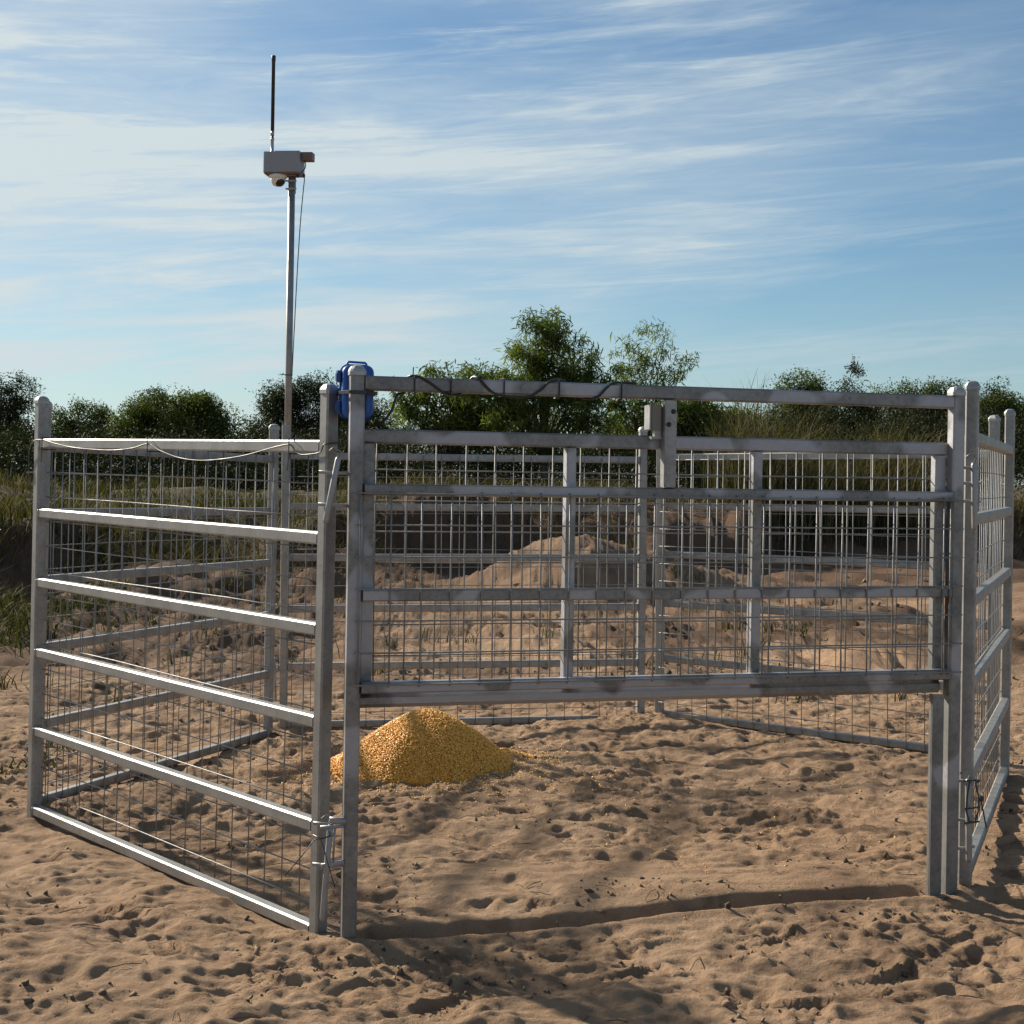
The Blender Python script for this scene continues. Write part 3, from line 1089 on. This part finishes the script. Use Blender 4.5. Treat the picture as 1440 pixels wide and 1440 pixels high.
b.lathe((-0.085, -0.012, 3.473), prof, 20)
dm = b.build('dome_camera', M['whitep'], mast, True)
b = MB()
b.lathe((-0.085, -0.012, 3.455), [(0.048, 0.0), (0.047, -0.018), (0.042, -0.034), (0.032, -0.046), (0.018, -0.053), (0.002, -0.055)], 20)
b.build('housing', M['whitep'], dm, True)
b = MB()
q = Vector((0.62, -0.68, -0.42)).normalized()
b.lathe(Vector((-0.085, -0.012, 3.438)) + q * 0.022, [(0.032, -0.01), (0.033, 0.0), (0.031, 0.010), (0.022, 0.020), (0.010, 0.025), (0.001, 0.026)], 18, ax=tuple(q))
b.build('lens_window', M['dome'], dm, True)
b = MB()
b.lathe((-0.130, 0.0, 3.609), [(0.015, 0), (0.015, 0.012), (0.0105, 0.016), (0.0105, 0.085), (0.012, 0.087), (0.012, 0.10)], 12)
b.lathe((-0.130, 0.0, 3.724), [(0.0115, 0), (0.0115, 0.03)], 12)
an = b.build('antenna', M['steel'], mast, True)
b = MB()
b.lathe((-0.130, 0.0, 3.70), [(0.009, 0.0), (0.009, 0.025)], 12)
b.lathe((-0.130, 0.0, 3.752), [(0.0115, 0), (0.0115, 0.44), (0.0125, 0.442), (0.0138, 0.447), (0.0138, 0.473), (0.012, 0.478), (0.004, 0.480)], 12)
b.build('whip', M['blackplastic'], an, True)
b = MB()
b.tube(smooth_path([(0.082, -0.02, 3.565), (0.092, -0.02, 3.54), (0.090, -0.03, 3.51), (0.078, -0.03, 3.495), (0.068, -0.02, 3.487), (0.083, -0.03, 3.47), (0.088, -0.03, 3.44), (0.083, -0.03, 3.38), (0.07, -0.03, 3.22), (0.058, -0.03, 3.0), (0.047, -0.028, 2.75), (0.040, -0.028, 2.55), (0.034, -0.026, 2.4), (0.026, -0.02, 2.213)], 5), 0.0032, 6)
b.build('lead', M['cablegrey'], mast, True)
for z in (3.435, 3.385):
    b = MB()
    b.tube([(0, 0, z - 0.006), (0, 0, z + 0.006)], 0.0245, 14)
    b.bar((-0.034, -0.018, z), (0.034, -0.018, z), 0.012, 0.010, 0.002)
    b.build('pole_clamp', M['steel'], mast)
b = MB()
b.bar((-0.10, 0, 3.468), (0.05, 0, 3.468), 0.05, 0.008, 0.002)
b.bar((0, 0.0255, 3.36), (0, 0.0255, 3.468), 0.04, 0.006, 0.001, up=(0, 1, 0))
b.build('bracket', M['galv'], mast)
for x in (0.045, 0.085):
    b = MB()
    b.lathe((x, -0.03, 3.474), [(0.008, 0), (0.008, -0.014), (0.006, -0.022)], 8)
    b.build('cable_gland', M['blackplastic'], bx)

# ------------------------------------------------------------------ grain heap
def pile_h(x, y):
    dx, dy = x - PILE[0], y - PILE[1]
    a = np.arctan2(dy, dx)
    rr = np.hypot(dx * 0.98, dy * 1.02) * (1 + 0.03 * np.sin(3 * a + 0.2) + 0.03 * np.sin(7 * a))
    h = 0.312 * np.clip(1 - (rr / 0.50) ** 1.55, 0, 1) * (1 + 0.025 * np.sin(9 * dx + 3) * np.sin(11 * dy))
    h2 = 0.13 * np.clip(1 - np.hypot(x - PILE[0] + 0.32, y - PILE[1] - 0.02) / 0.26, 0, 1)
    h3 = 0.085 * np.clip(1 - np.hypot((x - PILE[0] - 0.42) * 0.8, y - PILE[1] - 0.12) / 0.24, 0, 1)
    return np.maximum(np.maximum(h, h2), h3)


def kernels(P, size, seed):
    g = np.random.default_rng(seed)
    n = len(P)
    base = np.array([(-1, -.75, -.4), (1, -.55, -.4), (1, .55, -.4), (-1, .75, -.4), (-.9, -.6, .45), (.8, -.4, .45), (.8, .4, .45), (-.9, .6, .45)])
    fc = np.array([(0, 3, 2, 1), (4, 5, 6, 7), (0, 1, 5, 4), (1, 2, 6, 5), (2, 3, 7, 6), (3, 0, 4, 7)])
    q = g.normal(size=(n, 4))
    q /= np.linalg.norm(q, axis=1)[:, None]
    w_, x, y, z = q.T
    Rm = np.stack([1 - 2 * (y * y + z * z), 2 * (x * y - z * w_), 2 * (x * z + y * w_), 2 * (x * y + z * w_), 1 - 2 * (x * x + z * z), 2 * (y * z - x * w_), 2 * (x * z - y * w_), 2 * (y * z + x * w_), 1 - 2 * (x * x + y * y)], -1).reshape(n, 3, 3)
    sc = size * g.uniform(0.75, 1.15, n)
    V = np.einsum('nij,kj->nki', Rm, base) * sc[:, None, None] + P[:, None, :]
    Fc = fc[None] + 8 * np.arange(n)[:, None, None]
    tint = np.repeat(g.random(n), 8)
    return V.reshape(-1, 3), Fc.reshape(-1, 4), tint


# core cone + kernels covering it
gx, gy = np.meshgrid(np.linspace(-1.15, 0.42, 90), np.linspace(7.75, 9.05, 80))
hz = pile_h(gx, gy)
gzv = np.where(hz > 0.001, surf(gx.ravel(), gy.ravel()).reshape(gx.shape) * 0 + hz - 0.012, -0.12)
idx = np.arange(gx.size).reshape(gx.shape)
core_f = np.stack([idx[:-1, :-1], idx[:-1, 1:], idx[1:, 1:], idx[1:, :-1]], -1).reshape(-1, 4)
core_v = np.stack([gx, gy, gzv], -1).reshape(-1, 3)
n = 46000
kx, ky = rng.uniform(-1.1, 0.36, n * 2), rng.uniform(7.8, 9.0, n * 2)
hh = pile_h(kx, ky)
sel = hh > 0.002
kx, ky, hh = kx[sel], ky[sel], hh[sel]
kz = hh + rng.uniform(-0.010, 0.004, len(hh))
# spilled kernels round the heap
m = 1500
aa = rng.uniform(0, 2 * math.pi, m)
rad = 0.42 + np.abs(rng.normal(0, 0.24, m))
sx, sy = PILE[0] + rad * np.cos(aa) * 1.15, PILE[1] + rad * np.sin(aa)
sz = surf(sx, sy) + 0.003
m2 = 420
tx, ty = rng.normal(0.3, 0.8, m2), rng.normal(7.6, 0.8, m2)
tz = surf(tx, ty) + 0.002
P = np.stack([np.concatenate([kx, sx, tx]), np.concatenate([ky, sy, ty]), np.concatenate([kz, sz, tz])], -1)
V, Fc, tint = kernels(P, np.where(np.arange(len(P)) < len(kx), 0.0051, 0.0042), 5)
tint[8 * len(kx):] = tint[8 * len(kx):] * 0.4 + 0.6
Vall = np.concatenate([core_v, V])
Fall = np.concatenate([core_f, Fc + len(core_v)])
heap = np_mesh('grain_heap', Vall, Fall, M['corn'], attrs={'tint': np.concatenate([np.full(len(core_v), 0.2), tint])})
tag(heap, 'golden heap of loose corn kernels spilling onto the sand inside the pen', 'grain heap', kind='stuff')

# ------------------------------------------------------------------ soil clods and twigs on the sand
ncl = 15000
cx = np.concatenate([rng.uniform(-3.2, 3.6, 9000), rng.uniform(-9, 9, 6000)])
cy = np.concatenate([4.0 + 6.5 * rng.random(9000) ** 1.4, rng.uniform(10, 27, 6000)])
cl = fbm(cx * 2.2, cy * 2.6, 200, 3)
keep = cl + rng.normal(0, 0.07, ncl) > 0.13
cx, cy = cx[keep], cy[keep]
csz = np.clip(rng.lognormal(-5.35, 0.55, len(cx)), 0.002, 0.024) * np.where(cy > 11, 2.2, 1.0)
V, Fc, tint = kernels(np.stack([cx, cy, surf(cx, cy) + csz * 0.3], -1), 1.0, 9)
ctr = np.repeat(np.stack([cx, cy, surf(cx, cy) + csz * 0.3], -1), 8, 0)
V = ctr + (V - ctr) * np.repeat(csz, 8)[:, None] * (1 + 0.35 * rng.normal(size=(len(V), 1)))
clods = np_mesh('soil_clods', V, Fc, M['clod'], attrs={'tint': tint}, smooth=False)
tag(clods, 'small dark clods of damp soil strewn over the sand', 'soil clods', kind='stuff')
tw = MB()
for _ in range(520):
    x, y = random.uniform(-3, 3.4), random.uniform(4.3, 11) if random.random() < .6 else random.uniform(4.3, 20)
    a, ln = random.uniform(0, 6.28), random.uniform(0.03, 0.12)
    z0 = float(surf(x, y)[0])
    x1, y1 = x + ln * math.cos(a), y + ln * math.sin(a)
    z1 = float(surf(x1, y1)[0])
    tw.tube([(x, y, z0 + .003), ((x + x1) / 2, (y + y1) / 2, max(z0, z1) + .006), (x1, y1, z1 + .004)], 0.0015, 4)
tag(tw.build('twigs', M['bark']), 'short broken twigs and straws scattered over the sand', 'twigs', kind='stuff')


# ------------------------------------------------------------------ vegetation
def leaves(centres, length, width, droop, seed, tints, single=False):
    """one bent quad strip (two quads) per leaf"""
    g = np.random.default_rng(seed)
    n = len(centres)
    d = g.normal(size=(n, 3))
    d[:, 2] -= droop
    d /= np.linalg.norm(d, axis=1)[:, None]
    s = np.cross(d, g.normal(size=(n, 3)))
    s /= np.linalg.norm(s, axis=1)[:, None] + 1e-9
    ln = (length * g.uniform(0.6, 1.3, n))[:, None]
    wd = (width * g.uniform(0.6, 1.3, n))[:, None]
    if single:
        p1 = centres + d * ln * 0.45
        p2 = centres + d * ln
        V = np.stack([centres, p1 + s * wd * .5, p2, p1 - s * wd * .5], 1)
        return V.reshape(-1, 3), np.arange(4 * n).reshape(n, 4), np.repeat(tints, 4)
    bend = np.zeros((n, 3))
    bend[:, 2] = -0.25
    p0 = centres
    p1 = centres + d * ln * 0.5
    p2 = p1 + (d + bend) * ln * 0.5
    V = np.stack([p0 - s * wd * .25, p0 + s * wd * .25, p1 + s * wd * .5, p1 - s * wd * .5, p2 + s * wd * .12, p2 - s * wd * .12], 1)
    f = np.array([(0, 1, 2, 3), (3, 2, 4, 5)])
    Fc = f[None] + 6 * np.arange(n)[:, None, None]
    return V.reshape(-1, 3), Fc.reshape(-1, 4), np.repeat(tints, 6)


def at(px, py, Y):
    hor = 669.3 + 0.016 * (px - 720)
    return Vector(((px - 720) / 2156.0 * Y, Y, EYE - (py - hor) * Y / 2156.0))


def tree(name, label, cat, group, Y, px, lobes, leaf, mat, nclump, nleaf, cl_r, seed, droop=0.3, base_px=None, trunk_r=0.07, hollow=0.45, sprays=30, spray_len=0.7, ragged=1.0):
    """lobes: (px, py, rx_px, ry_px) of the crown at distance Y"""
    g = np.random.default_rng(seed)
    bx_ = at(base_px or px, 640, Y).x
    gz = ground_z(bx_, Y)
    root = empty(name, (bx_, Y, gz))
    tag(root, label, cat, group)
    x0_, x1_ = min(l[0] - l[2] for l in lobes), max(l[0] + l[2] for l in lobes)
    if leaf[0] < 0.12:
        lobes = lobes + [(x0_ + (x1_ - x0_) * q, 630 - 8 * (k % 2), (x1_ - x0_) * 0.22, 24) for k, q in enumerate((0.15, 0.5, 0.85))]
    lob = []
    for lx, ly, rx, ry in lobes:
        c = at(lx, ly, Y)
        lob.append((np.array(c), rx * Y / 2156, ry * Y / 2156))
    wts = np.array([l[1] * l[2] for l in lob])
    wts /= wts.sum()
    pick = g.choice(len(lob), nclump, p=wts)
    d = g.normal(size=(nclump, 3))
    d /= np.linalg.norm(d, axis=1)[:, None]
    th_, ph_ = np.arctan2(d[:, 2], d[:, 0]), np.arcsin(np.clip(d[:, 1], -1, 1))
    kk_ = pick * 1.7 + seed
    rr = (hollow + (1 - hollow) * g.random(nclump) ** 0.6) * (1 + ragged * 0.30 * np.sin(4 * th_ + kk_) * np.cos(2 * ph_ + kk_) + ragged * 0.16 * np.sin(7 * th_ - 2 * kk_))
    C = np.array([lob[k][0] for k in pick]) + d * rr[:, None] * np.array([[lob[k][1], min(lob[k][1], 1.6 * lob[k][2]) * 0.8, lob[k][2]] for k in pick])
    C = C[C[:, 2] > gz + 0.15]
    per = g.poisson(nleaf, len(C))
    ctr = np.repeat(C, per, 0)
    rad_ = cl_r * g.uniform(0.6, 1.4, len(C))
    off = g.normal(size=ctr.shape)
    off *= (g.random(len(off)) ** 0.42 / np.linalg.norm(off, axis=1))[:, None] * np.repeat(rad_, per)[:, None] * np.array([1, 1, 0.72])
    clump_t = np.repeat(g.random(len(C)), per)
    tint_ = np.clip(0.82 * clump_t + 0.18 * g.random(len(ctr)), 0, 1)
    ctr = ctr + off
    # thin outer sprays that break up the outline
    k_ = g.choice(len(C), sprays)
    mid_ = np.mean(C, 0)
    o_ = C[k_] - mid_
    o_[:, 2] = np.abs(o_[:, 2]) * 0.8 + 0.35
    o_ += g.normal(size=o_.shape) * 0.35
    o_ /= np.linalg.norm(o_, axis=1)[:, None]
    tt_ = np.linspace(0, 1, 14)
    ln_ = spray_len * g.uniform(0.4, 1.25, sprays)
    sp_ = C[k_][:, None] + o_[:, None] * (ln_[:, None] * tt_)[..., None]
    sp_[..., 2] -= 0.25 * ln_[:, None] * tt_ ** 2
    sp_ = sp_.reshape(-1, 3) + g.normal(size=(sprays * 14, 3)) * 0.035
    ctr = np.concatenate([ctr, sp_])
    tint_ = np.concatenate([tint_, np.clip(0.4 + 0.6 * g.random(len(sp_)), 0, 1)])
    V, Fc, tt = leaves(ctr, leaf[0], leaf[1], droop, seed + 1, tint_, leaf[0] < 0.12)
    o = np_mesh('crown', V - np.array([bx_, Y, gz]), Fc, mat, root, attrs={'tint': tt})
    # trunk and limbs
    topz = max(l[0][2] for l in lob) - gz
    cen = np.mean([l[0] for l in lob], 0) - np.array([bx_, Y, gz])
    b = MB()
    fork = Vector((cen[0] * 0.25, 0, max(0.25, topz * 0.28)))
    b.tube([(0, 0, -0.2), (fork.x * 0.5, 0.02, fork.z * 0.5), fork], [trunk_r, trunk_r * 0.8, trunk_r * 0.65], 8)
    b.build('trunk', M['bark'], root, True)
    b = MB()
    for k in g.choice(len(C), min(len(C), 26), replace=False):
        e = Vector(C[k] - np.array([bx_, Y, gz]))
        mid = fork.lerp(e, 0.55) + Vector((g.normal() * .1, g.normal() * .1, 0.12 * topz * g.random()))
        b.tube([fork, mid, e], [trunk_r * 0.42, trunk_r * 0.22, 0.006], 5)
    b.build('limbs', M['bark'], root, True)
    return root


TG = 'trees beyond the earth bank'
A_, G_, D_ = M['leaf_acacia'], M['leaf_gum'], M['leaf_dense']
# the two feathery acacias behind the gate, nearest of the trees
tree('acacia_tree', 'tallest feathery green acacia rising in the middle behind the gate beam', 'tree', TG, 33, 770,
     [(765, 462, 32, 34), (738, 500, 36, 44), (785, 520, 52, 52), (770, 580, 78, 60), (815, 560, 40, 56), (715, 560, 42, 48), (690, 545, 40, 28), (660, 535, 40, 20)],
     (0.15, 0.025), A_, 300, 66, 0.27, 301, 0.6, 772, 0.09)
tree('acacia_tree', 'thin airy acacia with see-through crown right of the tallest acacia', 'tree', TG, 33.5, 910,
     [(912, 482, 30, 30), (890, 520, 38, 36), (935, 520, 32, 36), (910, 560, 55, 36), (880, 590, 45, 34)],
     (0.15, 0.022), A_, 135, 34, 0.25, 311, 0.6, 905, 0.05)
tree('acacia_tree', 'low spreading acacia just right of the blue case, under the gate beam', 'tree', TG, 34.5, 620,
     [(605, 522, 24, 14), (600, 572, 44, 34), (650, 590, 44, 36), (640, 555, 26, 26), (690, 590, 36, 36)],
     (0.15, 0.030), A_, 230, 40, 0.25, 321, 0.5, 630, 0.06)
tree('acacia_tree', 'bright green bushy acacia behind the release catch, right of the thin acacia', 'tree', TG, 36, 990,
     [(985, 598, 48, 32), (950, 590, 40, 36), (1025, 606, 36, 28)],
     (0.15, 0.035), A_, 200, 46, 0.28, 331, 0.4, 985, 0.06)
# gum-like trees at the left
tree('gum_tree', 'tall dark gum tree cut off by the left edge of the picture', 'tree', TG, 47, 5,
     [(18, 550, 32, 28), (-20, 560, 40, 44), (5, 590, 42, 40), (30, 580, 18, 26), (20, 622, 40, 28)],
     (0.095, 0.032), G_, 110, 170, 0.40, 341, 0.3, 8, 0.12)
tree('bushy_tree', 'low dark bushy tree between far left post and the domed tree', 'tree', TG, 50, 115,
     [(120, 592, 34, 24), (90, 600, 26, 24), (145, 600, 22, 22), (110, 622, 50, 20)],
     (0.085, 0.036), D_, 190, 106, 0.40, 351, 0.2, 115, 0.09)
tree('domed_tree', 'dense domed green tree above the top rail of the near left panel', 'tree', TG, 42, 245,
     [(245, 588, 72, 34), (205, 600, 44, 30), (285, 598, 44, 34), (235, 618, 80, 30), (300, 618, 30, 22)],
     (0.08, 0.036), D_, 190, 294, 0.46, 361, 0.2, 245, 0.14, 0.62, 14, 0.4, 0.2)
tree('gum_tree', 'slim gum top peeping over the left shoulder of the domed tree', 'tree', TG, 56, 205,
     [(200, 566, 14, 14), (224, 562, 12, 10), (210, 590, 26, 20)],
     (0.095, 0.032), G_, 60, 93, 0.34, 371, 0.2, 208, 0.08)
tree('gum_tree', 'broad dark gum tree standing behind the camera mast', 'tree', TG, 45, 425,
     [(430, 548, 36, 24), (395, 565, 28, 22), (455, 570, 28, 30), (368, 612, 24, 16), (410, 596, 52, 30), (450, 610, 40, 26)],
     (0.095, 0.032), G_, 190, 186, 0.42, 381, 0.3, 425, 0.12)
tree('gum_tree', 'dark tree directly behind the blue case and left gate post', 'tree', TG, 48, 510,
     [(500, 590, 34, 30), (530, 590, 24, 28), (480, 585, 26, 30), (520, 612, 44, 24)],
     (0.095, 0.032), G_, 220, 111, 0.38, 391, 0.2, 508, 0.10)
# right side
tree('bushy_tree', 'two-humped shrubby tree above the beam, over the tall reed grass', 'tree', TG, 46, 1125,
     [(1135, 545, 22, 20), (1102, 548, 14, 18), (1120, 580, 48, 30), (1150, 575, 28, 26)],
     (0.085, 0.036), D_, 190, 102, 0.36, 401, 0.2, 1122, 0.09)
tree('gum_tree', 'small ragged dark tree with one stray twig at its top', 'tree', TG, 44, 1190,
     [(1190, 544, 20, 9), (1203, 520, 7, 7), (1185, 575, 34, 26), (1215, 580, 24, 22)],
     (0.095, 0.032), G_, 110, 88, 0.28, 411, 0.2, 1192, 0.06)
tree('bushy_tree', 'wide dark bushy tree left of the right gate post', 'tree', TG, 50, 1290,
     [(1285, 556, 40, 20), (1330, 550, 24, 16), (1245, 562, 34, 16), (1290, 590, 70, 30), (1350, 585, 34, 36)],
     (0.085, 0.036), D_, 190, 186, 0.50, 421, 0.2, 1290, 0.12)
tree('bushy_tree', 'rounded dark tree behind the posts at the right edge', 'tree', TG, 47, 1400,
     [(1400, 572, 36, 28), (1385, 600, 36, 30), (1425, 605, 30, 34), (1400, 635, 46, 30)],
     (0.085, 0.036), D_, 150, 217, 0.46, 431, 0.2, 1402, 0.12)
tree('gum_tree', 'pale topped gum tree cut off by the right edge of the picture', 'tree', TG, 52, 1455,
     [(1450, 572, 24, 26), (1460, 610, 34, 36), (1452, 640, 36, 30)],
     (0.095, 0.032), G_, 150, 106, 0.40, 441, 0.2, 1456, 0.10)
tree('bushy_tree', 'dark low tree beyond the tall reed grass, seen under the beam', 'tree', TG, 52, 1060,
     [(1050, 598, 44, 22), (1010, 610, 34, 22), (1075, 615, 40, 24)],
     (0.085, 0.036), D_, 180, 106, 0.42, 451, 0.2, 1050, 0.09)


def scrub(name, label, spans, mat, leaf, seed, dens):
    g = np.random.default_rng(seed)
    C = []
    for x0, x1, ytop, ybot, Y0, Y1 in spans:
        n = int(dens * (x1 - x0))
        px = g.uniform(x0, x1, n)
        Y = g.uniform(Y0, Y1, n)
        top = ytop + 10 * np.sin(px * 0.05 + seed) + 7 * np.sin(px * 0.13)
        py = top + (ybot - top) * g.random(n) ** 0.8
        hor = 669.3 + 0.016 * (px - 720)
        C.append(np.stack([(px - 720) / 2156 * Y, Y, EYE - (py - hor) * Y / 2156], -1))
    C = np.concatenate(C)
    C[:, 2] = np.maximum(C[:, 2], base_height(C[:, 0], C[:, 1]) + 0.1)
    per = 60
    ctr = np.repeat(C, per, 0) + g.normal(size=(len(C) * per, 3)) * np.array([0.26, 0.26, 0.18])
    tint_ = np.clip(0.55 * np.repeat(g.random(len(C)), per) + 0.45 * g.random(len(ctr)), 0, 1)
    V, Fc, tt = leaves(ctr, leaf[0], leaf[1], 0.2, seed + 3, tint_, True)
    tag(np_mesh(name, V, Fc, mat, attrs={'tint': tt}), label, 'scrub', kind='stuff')


scrub('scrub', 'dark dense scrub filling the gaps under the trees', [(-260, 480, 614, 680, 33, 42), (430, 1100, 612, 680, 33.5, 43), (850, 1080, 598, 640, 37, 45), (1040, 1720, 586, 680, 38, 50), (1080, 1480, 572, 640, 44, 54)], M['leaf_scrub'], (0.09, 0.036), 501, 2.1)


def blades(name, label, cat, spots, hgt, wid, mat, seed, lean=0.35, tint_bias=0.0):
    """spots (n,3) roots; one curved blade each (3 segments)"""
    g = np.random.default_rng(seed)
    n = len(spots)
    h = hgt * g.uniform(0.45, 1.25, n)
    a = g.uniform(0, 2 * np.pi, n)
    ln = lean * g.uniform(0.2, 1.6, n) * h
    d = np.stack([np.cos(a), np.sin(a), np.zeros(n)], -1)
    fa = g.uniform(0, 2 * np.pi, n)
    s = np.stack([np.cos(fa), np.sin(fa), np.zeros(n)], -1) * (wid * g.uniform(0.6, 1.4, n))[:, None]
    up = np.array([0, 0, 1.0])
    P = []
    for t_, w_ in ((0, 0.5), (0.4, 0.45), (0.75, 0.32), (1.0, 0.06)):
        c = spots + d * (ln * t_ ** 2)[:, None] + up * (h * (t_ - 0.18 * t_ ** 3))[:, None]
        P += [c - s * w_, c + s * w_]
    V = np.stack(P, 1)
    f = np.array([(0, 1, 3, 2), (2, 3, 5, 4), (4, 5, 7, 6)])
    Fc = f[None] + 8 * np.arange(n)[:, None, None]
    tint_ = np.clip(g.random(n) + tint_bias, 0, 1)
    o = np_mesh(name, V.reshape(-1, 3), Fc.reshape(-1, 4), mat, attrs={'tint': np.repeat(tint_, 8)})
    tag(o, label, cat, kind='stuff')
    return o


def tufts(n, xr, yr, per, spread, seed, keep=None, heights=False):
    g = np.random.default_rng(seed)
    x, y = g.uniform(*xr, n), g.uniform(*yr, n)
    if keep is not None:
        k = keep(x, y)
        x, y = x[k], y[k]
    hv = np.repeat(g.uniform(0.45, 1.15, len(x)), per)
    x = np.repeat(x, per) + g.normal(0, spread, len(x) * per)
    y = np.repeat(y, per) + g.normal(0, spread, len(y) * per)
    P = np.stack([x, y, surf(x, y) - 0.02], -1)
    return (P, hv) if heights else P


onbank = lambda x, y: (y > foot_line(x) + 0.9)
sp = tufts(2400, (-13, 14), (17, 35), 13, 0.13, 601, lambda x, y: onbank(x, y) & (fbm(x * .4, y * .4, 610, 2) > -0.12))
blades('dry_grass', 'straw coloured dry grass on top of the earth bank', 'grass', sp, 0.36, 0.016, M['grass_dry'], 602)
sp = tufts(2800, (-13, 14), (17, 34), 12, 0.14, 621, lambda x, y: onbank(x, y) & (fbm(x * .35, y * .4, 630, 2) > -0.08))
blades('green_grass', 'dull yellow green grass growing along the top of the earth bank', 'grass', sp, 0.36, 0.018, M['grass_green'], 622, 0.4)
# tall reed-like grass at right, behind the back right panel
sp, hv = tufts(230, (3.7, 8.2), (26.6, 31.5), 36, 0.15, 641, lambda x, y: y > foot_line(x) + 0.7, True)
blades('reed_grass', 'tall reed grass clump seen between the gate beam and the back right panel', 'grass', sp, (2.2 - 0.14 * np.clip(sp[:, 0] - 4.3, 0, 4)) * hv, 0.015, M['grass_green'], 642, 0.26, 0.12)
sp = tufts(160, (4.2, 8.6), (26.9, 31), 16, 0.18, 651, lambda x, y: y > foot_line(x) + 0.5)
blades('dead_stalks', 'bleached dead stalks standing among the tall reed grass', 'grass', sp, 1.75, 0.014, M['grass_dry'], 652, 0.5, 0.2)
# dry stems hanging over the bank edge
sp = tufts(5200, (-12, 13), (14, 34), 9, 0.14, 661, lambda x, y: (y > foot_line(x) - 0.2) & (y < foot_line(x) + 2.4) & (rng.random(len(x)) < np.where(x < -0.5, 1.0, 0.75)))
blades('bank_stubble', 'matted dry stems hanging over the face of the earth bank', 'grass', sp, 0.46, 0.013, M['grass_dry'], 662, 0.8, -0.3)
# small green tufts on the soil behind and left of the pen
sp = tufts(260, (-8, 3), (9.8, 22), 16, 0.06, 671, lambda x, y: (fbm(x * .6, y * .5, 680, 3) > 0.05) & ((x < -2.6) | (y > 10.6)) & (y < foot_line(x)))
blades('grass_tufts', 'small green grass tufts on the bare soil behind the pen', 'grass', sp, 0.20, 0.010, M['grass_green'], 672, 0.6)
sp = tufts(90, (-6.6, -4.4), (13.2, 17.5), 30, 0.10, 691)
blades('grass_patch', 'lush green grass patch at the left edge below the earth bank', 'grass', sp, 0.30, 0.014, M['grass_green'], 692, 0.7)
sp = tufts(18, (-3.0, -2.55), (7.5, 9.0), 12, 0.05, 695)
blades('weed_patch', 'sparse low weeds outside the far left corner of the pen', 'grass', sp, 0.09, 0.012, M['grass_green'], 696, 1.0)
